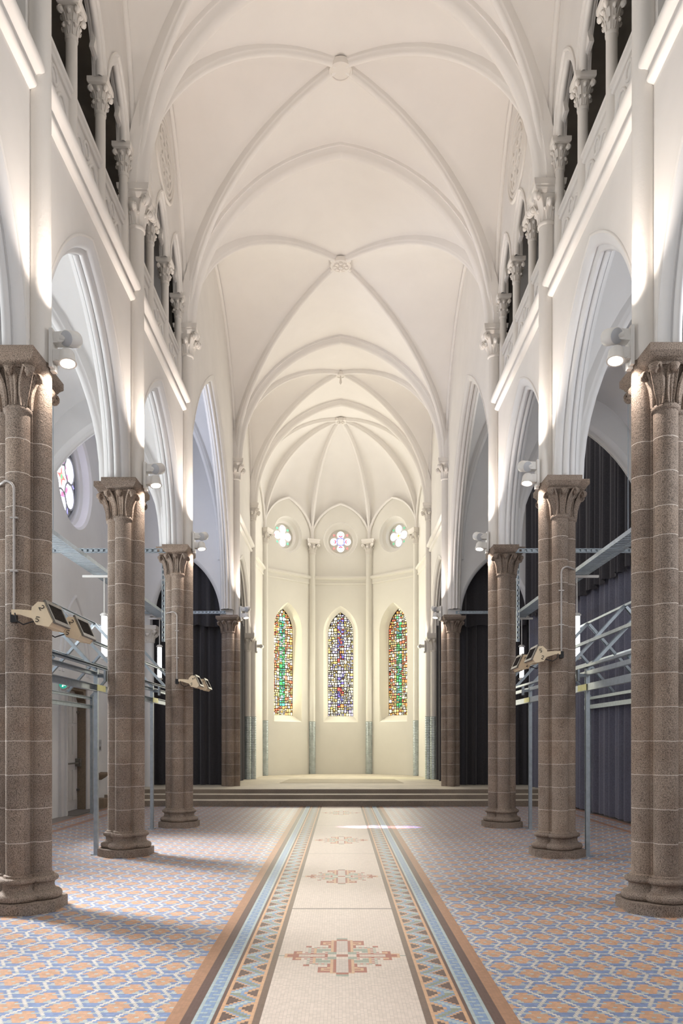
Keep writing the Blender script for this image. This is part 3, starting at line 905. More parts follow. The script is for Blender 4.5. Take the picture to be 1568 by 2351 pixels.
# ------------------------------------------------------------------ white wall shafts with capitals
SHAFT_P = {}
POSN = {1: 'over the front granite pier', 2: 'over the second granite pier', 3: 'over the third granite pier', 4: 'over the chancel-platform pier', 5: 'at the mouth of the apse'}
for k in (1, 2, 3, 4, 5):
    for sg in (-1, 1):
        z0 = ZAB-0.02 if k < 4 else (5.0 if k == 4 else 0.365)
        zt = 8.83
        t = thing('wall_shaft', 'slender white wall shaft with leaf capital on the %s, %s' % (SIDE[sg], POSN[k]), 'column', (sg*(XP-PA), PYS[sg][k], z0), 'white wall shafts of the nave')
        m = MB(); r = 0.106; n = 24
        rows = [[(r*math.cos(2*PI*j/n), r*math.sin(2*PI*j/n), z) for j in range(n)] for z in [0 + (zt-z0)*i/30 for i in range(31)]]
        m.grid(rows, True, closed_u=True); m.build('shaft', PLS, t)
        if 'cap' not in SHAFT_P:
            c = capital_mesh(0.106, 0.36, 0.20, style='crocket')
            SHAFT_P['cap'] = c.build('capital', PLC, t, 50)
            m = MB(); loft(m, [(0.36, 0.165, 0.165), (0.385, 0.19, 0.19), (0.41, 0.205, 0.205), (0.43, 0.195, 0.195), (0.445, 0.215, 0.215), (0.52, 0.225, 0.225), (0.525, 0.22, 0.22)])
            SHAFT_P['aba'] = m.build('abacus', PLC, t)
            SHAFT_P['cap'].location = SHAFT_P['aba'].location = (0, 0, zt-z0)
        else:
            child(SHAFT_P['cap'], 'capital', t, (0, 0, zt-z0)); child(SHAFT_P['aba'], 'abacus', t, (0, 0, zt-z0))
        if k == 5:
            m = MB(); zz = [(0.116 + 0.008*(i % 2), i*0.028) for i in range(74)]
            m.lathe(zz, 0, 0, 24, smooth=False); o = m.build('metal_sleeve', SLEEVE, t); o['label'] = 'ribbed grey metal sleeve'
# white pier columns below the chancel arch (p5)
for sg in (-1, 1):
    y = PYS[sg][5]
    t = thing('chancel_column', 'white cluster column with leaf capital and grey metal sleeve at the %s of the apse mouth' % SIDE[sg], 'column', (sg*XP, y, 0.365), 'white columns at the apse mouth')
    m = MB(); zt = 4.55-0.365
    for dx, dy in ((0, -PA), (0, PA), (sg*PA, 0)): m.lathe([(0.106, 0), (0.106, zt)], dx, dy, 24)
    m.box((-0.1, -0.1, 0), (0.1, 0.1, 4.9-0.365)); m.build('shaft', PLS, t)
    for dx, dy in ((0, -PA), (sg*PA, 0)):
        c = capital_mesh(0.106, 0.36, 0.18, style='granite'); c.v = [(x+dx, yy_+dy, z+zt) for x, yy_, z in c.v]; c.build('capital', PLC, t, 50)
    m = MB(); loft(m, [(zt+0.36, 0.2, 0.31), (zt+0.40, 0.235, 0.35), (zt+0.46, 0.245, 0.37), (zt+0.545, 0.245, 0.37)]); m.build('abacus', PLC, t)
    m = MB(); zz = [(0.116 + 0.008*(i % 2), i*0.028) for i in range(74)]
    m.lathe(zz, 0, -PA, 24, smooth=False); o = m.build('metal_sleeve', SLEEVE, t); o['label'] = 'ribbed grey metal sleeve'

# ------------------------------------------------------------------ gallery colonnettes and parapet panels
GC = {}
NUM = ['first', 'second', 'third', 'fourth']
BAYN = {1: 'nearer', 2: 'farther'}
for k in (1, 2):
    for sg in (-1, 1):
        cols = gal_cols(sg, k)
        for i, y in enumerate(cols):
            if i == 0 and True:
                lab = 'white colonnette in the %s gallery, %s bay, first from the camera' % (SIDE[sg], BAYN[k])
            else:
                lab = 'white colonnette with leafy capital in the %s gallery, %s bay, %s from the camera' % (SIDE[sg], BAYN[k], NUM[i])
            t = thing('gallery_colonnette', lab, 'column', (sg*(XW+0.07), y, 8.0), 'gallery colonnettes')
            if not GC:
                m = MB(); m.lathe([(0.063, 0.0), (0.063, 1.45)], 0, 0, 20); GC['shaft'] = m.build('shaft', PLS, t)
                m = capital_mesh(0.063, 0.30, 0.115, style='gallery'); m.v = [(x, yv, z+1.46) for x, yv, z in m.v]; GC['capital'] = m.build('capital', PLC, t, 50)
                m = MB(); loft(m, [(1.76, 0.10, 0.10), (1.775, 0.125, 0.125), (1.79, 0.13, 0.13), (1.845, 0.13, 0.13)]); GC['abacus'] = m.build('abacus', PLC, t)
                m = MB(); m.lathe([(0.10, 0.0), (0.105, 0.03), (0.09, 0.06), (0.072, 0.075), (0.08, 0.095), (0.063, 0.115)], 0, 0, 20, caps=False); GC['base'] = m.build('base', PLC, t)
            else:
                for n in ('shaft', 'capital', 'abacus', 'base'): child(GC[n], n, t)
        for i in range(3):
            y0_, y1_ = cols[i]+0.05, cols[i+1]-0.05; L = y1_-y0_; yc = (y0_+y1_)/2
            t = thing('parapet_panel', 'white carved parapet panel in the %s gallery, %s bay, %s opening from the camera' % (SIDE[sg], BAYN[k], NUM[i]), 'parapet', (sg*(XW+0.085), yc, 8.0), 'gallery parapet panels')
            m = MB(); m.box((-0.025 + sg*0.02, -L/2, 0), (0.025 + sg*0.02, L/2, 0.76)); m.build('slab', PL, t)
            m = MB(); pr = [(0.05, 0.74), (-0.03, 0.74), (-0.045, 0.77), (-0.03, 0.80), (-0.055, 0.815), (-0.06, 0.85), (-0.045, 0.875), (0.05, 0.875)]
            m.grid([[(sg*x, q*L/2, z) for x, z in pr] for q in (-1, 1)], False); m.build('rail', PL, t)
            m = MB(); xs = -sg*0.012
            for c in (-L/4, L/4):
                pts = [(xs, c - 0.17, 0.05), (xs, c-0.17, 0.36)] + [(xs, c+u, z) for u, z in arch_pts(0.17, 0.24, 0, 0.36, 8)] + [(xs, c+0.17, 0.36), (xs, c+0.17, 0.05)]
                m.tube(pts, 0.02, 6)
            m.tube([(xs, 0.085*math.cos(a), 0.62+0.085*math.sin(a)) for a in [2*PI*j/16 for j in range(17)]], 0.018, 6, caps=False)
            m.build('tracery', PL, t)

# relief roundels in the gallery bay lunettes
for sg in (-1, 1):
    y = (PYS[sg][2]+PYS[sg][3])/2 + 0.15
    t = thing('relief_roundel', 'large carved white roundel high on the %s nave wall under the vault' % SIDE[sg], 'roundel', (sg*(XW-0.005), y, 11.33), 'carved roundels')
    m = MB()
    for rr, tr in ((0.63, 0.035), (0.55, 0.03), (0.47, 0.03)):
        m.tube([(0, rr*math.cos(2*PI*j/48), rr*math.sin(2*PI*j/48)) for j in range(49)], tr, 8, caps=False)
    m.build('ring', PLC, t)
    m = MB()
    for j in range(6):
        a = 2*PI*j/6
        m.tube([(0, 0.28*math.cos(a)+0.15*math.cos(2*PI*q/20), 0.28*math.sin(a)+0.15*math.sin(2*PI*q/20)) for q in range(21)], 0.028, 6, caps=False)
        m.tube([(0, 0.28*math.cos(a)+0.06*math.cos(2*PI*q/12), 0.28*math.sin(a)+0.06*math.sin(2*PI*q/12)) for q in range(13)], 0.024, 6, caps=False)
    m.tube([(0, 0.11*math.cos(2*PI*q/16), 0.11*math.sin(2*PI*q/16)) for q in range(17)], 0.03, 6, caps=False)
    m.build('tracery', PLC, t)

# ------------------------------------------------------------------ apse walls, windows
def frame2d(A, B):
    A3 = Vector((A.x, A.y, 0)); B3 = Vector((B.x, B.y, 0)); t = (B3-A3).normalized(); n = Vector((t.y, -t.x, 0))
    if n.dot(Vector((0, 26.5, 0)) - A3) < 0: n = -n     # towards the boss
    return (A3+B3)/2, t, n, (B3-A3).length
LW = dict(z0=2.33, zs=5.72, s=0.655, rise=1.03)         # splay outline of the lancet on the wall face
LG = dict(z0=2.57, zs=5.72, s=0.485, rise=0.84)         # glass outline
def lancet_outline(d, n=12):
    a = arch_pts(d['s'], d['rise'], 0, d['zs'], n)
    return [(-d['s'], d['z0'])] + a + [(d['s'], d['z0'])]
apw = MB()
ROSE_Z, ROSE_O, ROSE_I = 9.27, 0.66, 0.445
def apse_wall(A, B, window):
    c, t, n, L = frame2d(A, B)
    def W(u, z, d=0.0): p = c + t*u + n*d; return (p.x, p.y, z)
    if not window:
        apw.grid([[W(-L/2, 0.3), W(L/2, 0.3)], [W(-L/2, 11.5), W(L/2, 11.5)]], False); return
    # polar-ish fill: vertical strips with two holes
    us = sorted(set([-L/2, L/2] + [u for u, z in arch_pts(LW['s'], LW['rise'], 0, LW['zs'], 14)] + [ROSE_O*math.cos(PI*i/16) for i in range(17)]))
    for a, b in zip(us, us[1:]):
        def cuts(u, mid):
            seg = []
            if abs(mid) < LW['s']: seg.append((LW['z0'], arch_z(u, LW['s'], LW['rise'], LW['zs'])))
            if abs(mid) < ROSE_O:
                h = math.sqrt(max(0, ROSE_O**2-u*u)); seg.append((ROSE_Z-h, ROSE_Z+h))
            return seg
        mid = (a+b)/2; ca, cb_ = cuts(a, mid), cuts(b, mid)
        za = [0.3] + [z for s_ in ca for z in s_] + [11.5]; zb_ = [0.3] + [z for s_ in cb_ for z in s_] + [11.5]
        for i in range(0, len(za), 2):
            apw.add([W(a, za[i]), W(b, zb_[i]), W(b, zb_[i+1]), W(a, za[i+1])], [(0, 1, 2, 3)])
    # splays
    o = lancet_outline(LW, 12); g = lancet_outline(LG, 12)
    apw.grid([[W(u, z, 0) for u, z in o], [W(u, z, -0.30) for u, z in g], [W(u, z, -0.40) for u, z in g]], False, closed_u=True)
    for r1, d1, r2, d2 in ((ROSE_O, 0, ROSE_O*0.93, -0.12), (ROSE_O*0.93, -0.12, ROSE_I*1.16, -0.20), (ROSE_I*1.16, -0.20, ROSE_I*1.05, -0.30), (ROSE_I*1.05, -0.30, ROSE_I*1.05, -0.40)):
        apw.grid([[W(r*math.cos(2*PI*j/40), ROSE_Z + r*math.sin(2*PI*j/40), d) for j in range(40)] for r, d in ((r1, d1), (r2, d2))], True, closed_u=True)
for i in range(5): apse_wall(AP[i], AP[i+1], i in (1, 2, 3))
tag(apw.build('wall_apse', APS), 'cream apse wall with three lancets and three rose windows', 'wall', kind='structure')

def inside_lancet(u, z, d, pad=0):
    if z < d['z0']+pad: return False
    if abs(u) > d['s']-pad: return False
    return z < arch_z(u, d['s'], d['rise'], d['zs']) - pad
WHT = (1.25, 1.15, 0.98)
PAL = {'edge_g': [WHT, (1.3, 1.15, 0.7), (1.25, 0.85, 0.22), (1.15, 0.45, 0.12), (0.95, 0.22, 0.10), (1.25, 1.0, 0.4)],
       'core_g': [(0.08, 0.75, 0.16), (0.16, 0.85, 0.28), (0.05, 0.5, 0.12), (0.35, 0.85, 0.95), (0.95, 1.15, 1.0), (0.1, 0.62, 0.42)],
       'edge_p': [WHT, (1.1, 0.95, 0.6), (1.25, 1.1, 0.55), (1.2, 0.8, 0.25), (1.2, 1.15, 0.9), (0.62, 0.55, 0.85)],
       'core_p': [(0.28, 0.22, 0.80), (0.36, 0.32, 0.85), (0.85, 0.14, 0.12), (1.1, 0.45, 0.15), (0.6, 0.7, 1.1), (1.2, 1.1, 0.7), (1.1, 1.1, 1.2)]}
def lancet_window(idx, A, B, core, edge, label, gain):
    c, t, n, L = frame2d(A, B); rnd = random.Random(idx*13+5)
    base = c - n*0.36
    root = thing('window_%d' % idx, label, 'window', (base.x, base.y, LG['z0']), kind='structure')
    def W(u, z, d): p = t*u + n*d; return (p.x, p.y, z - LG['z0'])
    m = MB(); g = lancet_outline(LG, 16); N = len(g)
    m.add([W(u, z, -0.012) for u, z in g], [tuple(range(N))])
    for i in range(N):   # thin edge frame
        pass
    m.tube([W(u, z, 0.0) for u, z in g] + [W(*g[0], 0.0)], 0.014, 6)
    bars = [LG['z0'] + 0.47 + 0.645*i for i in range(6)]
    for zb_ in bars:
        if zb_ < 6.2: m.tube([W(-LG['s'], zb_, 0.004), W(LG['s'], zb_, 0.004)], 0.020, 6)
    m.build('lead_frame', LEAD, root)
    gl = MB()
    rects = []
    def split(u0, u1, z0, z1):
        w, h = u1-u0, z1-z0
        lim = 0.125
        if max(w, h) < lim*rnd.uniform(0.62, 1.35) or max(w, h) < 0.06: rects.append((u0, u1, z0, z1)); return
        if w > h*(1.15): k = u0 + w*rnd.uniform(0.36, 0.64); split(u0, k, z0, z1); split(k, u1, z0, z1)
        else: k = z0 + h*rnd.uniform(0.36, 0.64); split(u0, u1, z0, k); split(u0, u1, k, z1)
    zz = [LG['z0']] + [z for z in bars if z < 6.2] + [6.62]
    for a, b in zip(zz, zz[1:]):
        split(-LG['s'], -0.13, a, b); split(-0.13, 0.13, a, b); split(0.13, LG['s'], a, b)
    for u0, u1, z0, z1 in rects:
        e = rnd.uniform(0.011, 0.018)
        q = [(u0+e, z0+e), (u1-e, z0+e), (u1-e, z1-e), (u0+e, z1-e)]
        jit = [(u+rnd.uniform(-.004, .004), z+rnd.uniform(-.004, .004)) for u, z in q]
        if not all(inside_lancet(u, z, LG, 0.004) for u, z in jit):
            if not inside_lancet((u0+u1)/2, (z0+z1)/2, LG, 0.02): continue
            cu, cz = (u0+u1)/2, (z0+z1)/2; ok = []
            for u, z in jit:
                for f in (1, .8, .6, .4, .2):
                    uu, zz_ = cu+(u-cu)*f, cz+(z-cz)*f
                    if inside_lancet(uu, zz_, LG, 0.006): break
                ok.append((uu, zz_))
            jit = ok
        cu = abs((u0+u1)/2)
        pal = PAL[core] if (cu < 0.15 and rnd.random() < 0.86 and z1 < 6.35 and z0 > LG['z0'] + 0.25) else PAL[edge]
        col = rnd.choice(pal); k = rnd.uniform(0.75, 1.15)*gain
        cx_, cz_ = sum(u for u, z in jit)/4, sum(z for u, z in jit)/4
        # slightly rounded pieces: octagon
        oc = []
        for i in range(4):
            p0, p1 = jit[i], jit[(i+1) % 4]
            oc.append((p0[0]+(p1[0]-p0[0])*0.16, p0[1]+(p1[1]-p0[1])*0.16)); oc.append((p0[0]+(p1[0]-p0[0])*0.84, p0[1]+(p1[1]-p0[1])*0.84))
        gl.add([W(u, z, 0.0) for u, z in oc], [tuple(range(8))], False, 0, tuple(x*k for x in col))
    gl.build('stained_glass', GLASS, root)
lancet_window(1, AP[1], AP[2], 'core_g', 'edge_g', 'left apse lancet of orange and white glass with a green centre, brightest of the three', 1.25)
lancet_window(2, AP[2], AP[3], 'core_p', 'edge_p', 'middle apse lancet of white and yellow glass with a violet and red centre', 1.05)
lancet_window(3, AP[3], AP[4], 'core_g', 'edge_g', 'right apse lancet of orange and yellow glass with a deep green centre', 0.85)

def rose_window(idx, c3, t, n, r, lobes, pal, label, stone_m, gain=1.0, rot=0.0):
    root = thing('window_%d' % idx, label, 'window', c3, kind='structure')
    def W(u, z, d): p = t*u + n*d; return (p.x, p.y, z)
    m = MB(); N = 48
    # stone disc with lobe holes shown by glass laid just in front; stone ring and foil rims in relief
    m.add([W(r*1.06*math.cos(2*PI*j/N), r*1.06*math.sin(2*PI*j/N), -0.03) for j in range(N)], [tuple(range(N))])
    lr = r*pal['lr']; lc = r*pal['lc']; cr = r*pal['cr']
    for j in range(lobes):
        a = rot + 2*PI*j/lobes
        m.tube([W(lc*math.cos(a)+lr*math.cos(2*PI*q/24), lc*math.sin(a)+lr*math.sin(2*PI*q/24), 0.0) for q in range(25)], r*0.03, 6, caps=False)
    m.tube([W(r*1.03*math.cos(2*PI*q/N), r*1.03*math.sin(2*PI*q/N), 0.0) for q in range(N+1)], r*0.035, 6, caps=False)
    m.build('stone_tracery', stone_m, root)
    gl = MB()
    def sector(cu, cz, r0, r1, a0, a1, col, d=0.0, k=6):
        out = [(cu+r1*math.cos(a0+(a1-a0)*i/k), cz+r1*math.sin(a0+(a1-a0)*i/k)) for i in range(k+1)]
        inn = [(cu+r0*math.cos(a0+(a1-a0)*i/k), cz+r0*math.sin(a0+(a1-a0)*i/k)) for i in range(k, -1, -1)] if r0 > 0 else [(cu, cz)]
        pts = out + inn
        gl.add([W(u, z, d) for u, z in pts], [tuple(range(len(pts)))], False, 0, tuple(x*gain for x in col))
    for j in range(lobes):
        a = rot + 2*PI*j/lobes; cu, cz = lc*math.cos(a), lc*math.sin(a)
        sector(cu, cz, 0, lr*0.98, 0, 2*PI, pal['lobe'], 0.002, 24)
        sector(cu, cz, lr*0.70, lr*0.86, a-1.0, a+1.0, pal['arc'], 0.004, 10)
        if pal.get('moon'): 
            sector(cu, cz, lr*0.30, lr*0.55, a+PI-1.2, a+PI+1.2, pal['moon'], 0.004, 10)
            sector(cu, cz, 0, lr*0.28, 0, 2*PI, pal['dot'], 0.005, 10)
        # corner pieces between the lobes
        b = a + PI/lobes
        rr = r*0.80; w = r*0.13
        pts = [(rr*math.cos(b)+w*math.cos(b+q), rr*math.sin(b)+w*math.sin(b+q)*1.0) for q in (0, 2*PI/3, 4*PI/3)]
        gl.add([W(u, z, 0.002) for u, z in pts], [(0, 1, 2)], False, 0, tuple(x*gain for x in pal['corner']))
    sector(0, 0, 0, cr, 0, 2*PI, pal['rim'], 0.006, 32)
    for j in range(16):
        sector(0, 0, cr*0.78, cr*0.94, 2*PI*j/16+0.04, 2*PI*(j+1)/16-0.04, pal['ring2'] if j % 2 else pal['ring'], 0.008, 4)
    sector(0, 0, 0, cr*0.74, 0, 2*PI, pal['core'], 0.008, 24)
    if pal.get('star'):
        pts = []
        for j in range(8):
            a = PI/4*j; q = cr*(0.62 if j % 2 == 0 else 0.2); pts.append((q*math.cos(a+PI/2), q*math.sin(a+PI/2)))
        gl.add([W(u, z, 0.010) for u, z in pts], [tuple(range(8))], False, 0, tuple(x*gain for x in pal['star']))
        sector(0, 0, 0, cr*0.14, 0, 2*PI, pal['eye'], 0.012, 8)
    gl.build('stained_glass', GLASS, root)
    return root
W_ = (1.6, 1.55, 1.6)
c, t, n, L = frame2d(AP[1], AP[2]); p = c - n*0.34
rose_window(4, (p.x, p.y, ROSE_Z), t, n, ROSE_I, 4, dict(lr=0.36, lc=0.56, cr=0.36, lobe=W_, arc=(1.0, 0.25, 0.3), corner=(0.15, 0.75, 0.4), rim=W_, ring=W_, ring2=W_, core=W_), 'left round apse window, four white foils with green corners, sunlit rim', APS, 1.2, PI/2)
c, t, n, L = frame2d(AP[2], AP[3]); p = c - n*0.34
rose_window(5, (p.x, p.y, ROSE_Z), t, n, ROSE_I, 4, dict(lr=0.34, lc=0.58, cr=0.38, lobe=(1.3, 1.25, 1.2), arc=(1.1, 1.2, 0.7), moon=(0.75, 0.05, 0.16), dot=(0.45, 1.0, 0.65), corner=(0.85, 0.22, 0.2), rim=(0.10, 0.12, 0.55), ring=(0.7, 0.7, 1.2), ring2=(0.35, 0.35, 0.95), core=(1.05, 1.02, 1.35)), 'middle round apse window, red crescents in four foils around a blue ringed disc', APS, 1.0, PI/2)
c, t, n, L = frame2d(AP[3], AP[4]); p = c - n*0.34
rose_window(6, (p.x, p.y, ROSE_Z), t, n, ROSE_I, 4, dict(lr=0.36, lc=0.56, cr=0.36, lobe=(1.35, 1.35, 1.5), arc=(1.2, 1.2, 1.4), corner=(0.12, 0.5, 0.26), rim=(0.4, 0.35, 0.8), ring=(1.3, 1.3, 1.2), ring2=(1.3, 1.25, 0.9), core=(1.4, 1.3, 0.9), star=(1.3, 0.75, 0.15), eye=(0.9, 0.35, 0.1)), 'right round apse window, four white foils around a yellow flower', APS, 1.0, PI/2)

# apse corner shafts with capitals
APL = ['left outer', 'left inner', 'right inner', 'right outer']
for i in range(4):
    A = AP[i+1]; d = (BOSS.xy - A).normalized()*0.05
    t = thing('apse_shaft', 'slim cream shaft with leaf capital and ribbed metal foot, %s corner of the apse' % APL[i], 'column', (A.x+d.x, A.y+d.y, 0.365), 'apse corner shafts')
    m = MB(); m.lathe([(0.115, 0), (0.115, 8.72-0.365)], 0, 0, 24); m.build('shaft', APS, t)
    ang = math.atan2(d.y, d.x)
    c = capital_mesh(0.115, 0.34, 0.20, style='crocket'); c.v = [(x, y, z+8.72-0.365) for x, y, z in c.v]; o = c.build('capital', PLC, t, 50); o.rotation_euler = (0, 0, ang+PI/4*0)
    m = MB(); loft(m, [(9.06-0.365, 0.19, 0.19), (9.10-0.365, 0.23, 0.23), (9.14-0.365, 0.215, 0.215), (9.23-0.365, 0.245, 0.245)]); o = m.build('abacus', PLC, t); o.rotation_euler = (0, 0, ang)
    m = MB(); m.lathe([(0.123 + 0.008*(j % 2), j*0.028) for j in range(72)], 0, 0, 24, smooth=False); o = m.build('metal_sleeve', SLEEVE, t); o['label'] = 'ribbed grey metal sleeve'
# apse string course
for i in range(5):
    nt_ += 1; c, t, n, L = frame2d(AP[i], AP[i+1]); m = MB()
    pr = [(0.0, 7.55), (0.03, 7.56), (0.04, 7.60), (0.02, 7.64), (0.035, 7.74), (0.09, 7.76), (0.11, 7.81), (0.09, 7.86), (0.0, 7.88)]
    m.grid([[tuple((c + t*u + n*d)[:2]) + (z,) for d, z in pr] for u in (-L/2+0.05, L/2-0.05)], True)
    o = m.build('trim_%d' % nt_, APS, None, 40)
    tag(o, 'cream moulded ledge round the apse, %s side' % ['far left', 'left', 'middle', 'right', 'far right'][i], 'ledge', kind='structure')

# ------------------------------------------------------------------ aisles and transepts
def gvault(mb, x0, x1, y0, y1, zs, rise):
    cx, cy, hx, hy = (x0+x1)/2, (y0+y1)/2, abs(x1-x0)/2, (y1-y0)/2
    for e in (-1, 1):
        mb.grid([[(cx+hx*t, cy + e*hy*(abs(t)+s*(1-abs(t))), zs+rise*P(t)) for t in tt] for s in (0, .5, 1)], True)
        mb.grid([[(cx + e*hx*(abs(t)+s*(1-abs(t))), cy+hy*t, zs+rise*P(t)) for t in tt] for s in (0, .5, 1)], True)
def vault_ribs(parent, x0, x1, y0, y1, zs, rise, mat):
    cx, cy, hx, hy = (x0+x1)/2, (y0+y1)/2, abs(x1-x0)/2, (y1-y0)/2
    for a in (-1, 1):
        m = MB(); pts = [(cx+hx*0.98*t*a, cy+hy*0.98*t, zs-0.01+rise*P(t)) for t in qt(14)]
        d = Vector(pts[-1])-Vector(pts[0]); m.sweep(pts, (-d.y, d.x, 0), DRP); m.build('diagonal_rib', mat, parent, 45)
for sg in (-1, 1):
    cmb = MB(); Y = PYS[sg]
    for k in range(3): gvault(cmb, sg*XB, sg*XO, Y[k], Y[k+1], 5.25, 2.75)
    gvault(cmb, sg*XB, sg*XO, Y[3], Y[4], 6.6, 4.2)
    co = tag(cmb.build('ceiling_%s_aisle' % SIDE[sg], PLA), 'white vault over the %s aisle and transept' % SIDE[sg], 'ceiling', kind='structure')
    for k in range(3): vault_ribs(co, sg*XB, sg*XO, Y[k], Y[k+1], 5.25, 2.75, PLA)
    vault_ribs(co, sg*XB, sg*XO, Y[3], Y[4], 6.6, 4.2, PLA)
    # transverse arch wall between aisle and transept, and east wall of the transept with its arch
    tw = MB()
    def cross(yc, xa, xb, s, rise, zs, th, ztop, mbx):
        cx = (xa+xb)/2; hw = abs(xb-xa)/2
        us = sorted(set([-hw, hw, -s-1e-4, s+1e-4] + [u for u, z in arch_pts(s, rise, 0, zs, 14)]))
        for dy in (-th/2, th/2):
            mbx.grid([[(cx+u, yc+dy, arch_z(u, s, rise, zs) if abs(u) < s else zs) for u in us], [(cx+u, yc+dy, ztop) for u in us]], False)
        rows = []
        for d, w in ((0, -th/2), (0.06, -th/2+0.03), (0.08, -th/2+0.08), (0.05, -th/2+0.10), (0.09, -0.03), (0.09, 0.03), (0.05, th/2-0.10), (0.08, th/2-0.08), (0.06, th/2-0.03), (0, th/2)):
            pts = arch_pts(s, rise, d, zs, 16)
            rows.append([(cx+u, yc+w, z) for u, z in pts])
        mbx.grid(rows, True)
    cross(Y[3], sg*3.22, sg*XO, 1.33, 2.35, 5.205, 0.34, 11.2, tw)
    cx_ = 4.23
    cross(Y[4]+0.02, sg*3.22, sg*(2*cx_-3.22), 0.99, 1.75, 5.035, 0.30, 11.2, tw)
    tw.box((min(sg*(2*cx_-3.22), sg*XO), Y[4]-0.13, 0), (max(sg*(2*cx_-3.22), sg*XO), Y[4]+0.17, 11.2))
    tag(tw.build('wall_%s_transept' % SIDE[sg], PLA, None, 50), 'white transept cross walls with pointed arches on the %s' % SIDE[sg], 'wall', kind='structure')
    # chancel aisle shell beyond (dark behind the curtains)
    sh = MB()
    sh.box((min(sg*XO, sg*(XO+0.1)), Y[4], 0), (max(sg*XO, sg*(XO+0.1)), 26, 8)); sh.box((min(sg*3.3, sg*XO), 25.9, 0), (max(sg*3.3, sg*XO), 26.0, 8)); sh.box((min(sg*XB, sg*XO), Y[4], 7.6), (max(sg*XB, sg*XO), 26.0, 7.7))
    tag(sh.build('wall_%s_chancel_aisle' % SIDE[sg], PLA), 'white shell of the %s chancel aisle behind the curtain' % SIDE[sg], 'wall', kind='structure')
# outer walls
ow = MB()
DY0, DY1, DZ = 16.46, 17.92, 2.80
WINS = (5.6, 9.1, 12.7)
RY, RZ, RO = 17.22, 7.55, 1.16
def outer_left(zcuts=None):
    X = -XO
    ys = set([3.0, DY0, DY1, 21.2])
    for i in range(25): ys.add(RY + RO*math.cos(PI*i/24))
    for wy in WINS:
        for u, z in arch_pts(0.5, 0.9, 0, 4.7, 10): ys.add(wy+u)
    ys = sorted(ys)
    for a, b in zip(ys, ys[1:]):
        mid = (a+b)/2
        def cuts(y):
            s = []
            if DY0 < mid < DY1: s.append((0, DZ))
            for wy in WINS:
                if abs(mid-wy) < 0.5: s.append((2.4, arch_z(y-wy, 0.5, 0.9, 4.7)))
            if abs(mid-RY) < RO: h = math.sqrt(max(0, RO*RO-(y-RY)**2)); s.append((RZ-h, RZ+h))
            return s
        za = [0]+[z for q in cuts(a) for z in q]+[11.2]; zb2 = [0]+[z for q in cuts(b) for z in q]+[11.2]
        for i in range(0, len(za), 2): ow.add([(X, a, za[i]), (X, b, zb2[i]), (X, b, zb2[i+1]), (X, a, za[i+1])], [(0, 1, 2, 3)])
outer_left()
ROI = 0.92
for r1, d1, r2, d2 in ((RO, 0, RO*0.955, 0.05), (RO*0.955, 0.05, RO*0.93, 0.20), (RO*0.93, 0.20, ROI*1.10, 0.24), (ROI*1.10, 0.24, ROI*1.05, 0.36)):
    ow.grid([[(-XO-d, RY+r*math.cos(2*PI*j/48), RZ+r*math.sin(2*PI*j/48)) for j in range(48)] for r, d in ((r1, d1), (r2, d2))], True, closed_u=True)
# door reveal
ow.grid([[(-XO, DY0, 0), (-XO, DY0, DZ), (-XO, DY1, DZ)], [(-XO-0.34, DY0, 0), (-XO-0.34, DY0, DZ), (-XO-0.34, DY1, DZ)]], False)
for wy in WINS:
    o = [(wy-0.5, 2.4)] + [(wy+u, z) for u, z in arch_pts(0.5, 0.9, 0, 4.7, 10)] + [(wy+0.5, 2.4)]
    ow.grid([[(-XO, y, z) for y, z in o], [(-XO-0.25, y, z) for y, z in o]], False, closed_u=True)
tag(ow.build('wall_left_aisle', PLA), 'white outer wall of the left aisle and transept with round window', 'wall', kind='structure')
m = MB(); m.box((XO, 3.0, 0), (XO+0.1, 21.2, 11.2))
tag(m.build('wall_right_aisle', PLA), 'white outer wall of the right aisle behind the curtains', 'wall', kind='structure')
for i, wy in enumerate(WINS):
    m = MB(); o = [(wy-0.5, 2.4)] + [(wy+u, z) for u, z in arch_pts(0.5, 0.9, 0, 4.7, 10)] + [(wy+0.5, 2.4)]
    m.add([(-XO-0.24, y, z) for y, z in o], [tuple(range(len(o)))], False, 0, (1.4, 1.5, 1.6))
    w = m.build('window_%d' % (8+i), GLASS)
    tag(w, 'tall daylit window in the left aisle wall, %s' % ['nearest the camera', 'beside the front pier', 'beside the second pier'][i], 'window', kind='structure')
rose_window(7, (-XO-0.33, RY, RZ), Vector((0, 1, 0)), Vector((1, 0, 0)), ROI, 6, dict(lr=0.33, lc=0.63, cr=0.48, lobe=(1.9, 1.9, 2.2), arc=(0.95, 0.8, 1.5), corner=(0.32, 0.30, 0.75), rim=(0.6, 0.25, 0.6), ring=(0.85, 0.2, 0.35), ring2=(1.6, 1.4, 1.6), core=(1.9, 1.85, 2.0), star=(1.0, 0.22, 0.2), eye=(0.15, 0.7, 0.3)), 'big six-lobed rose window in the left transept with a red star centre', SIGNM, 1.0, PI/2)

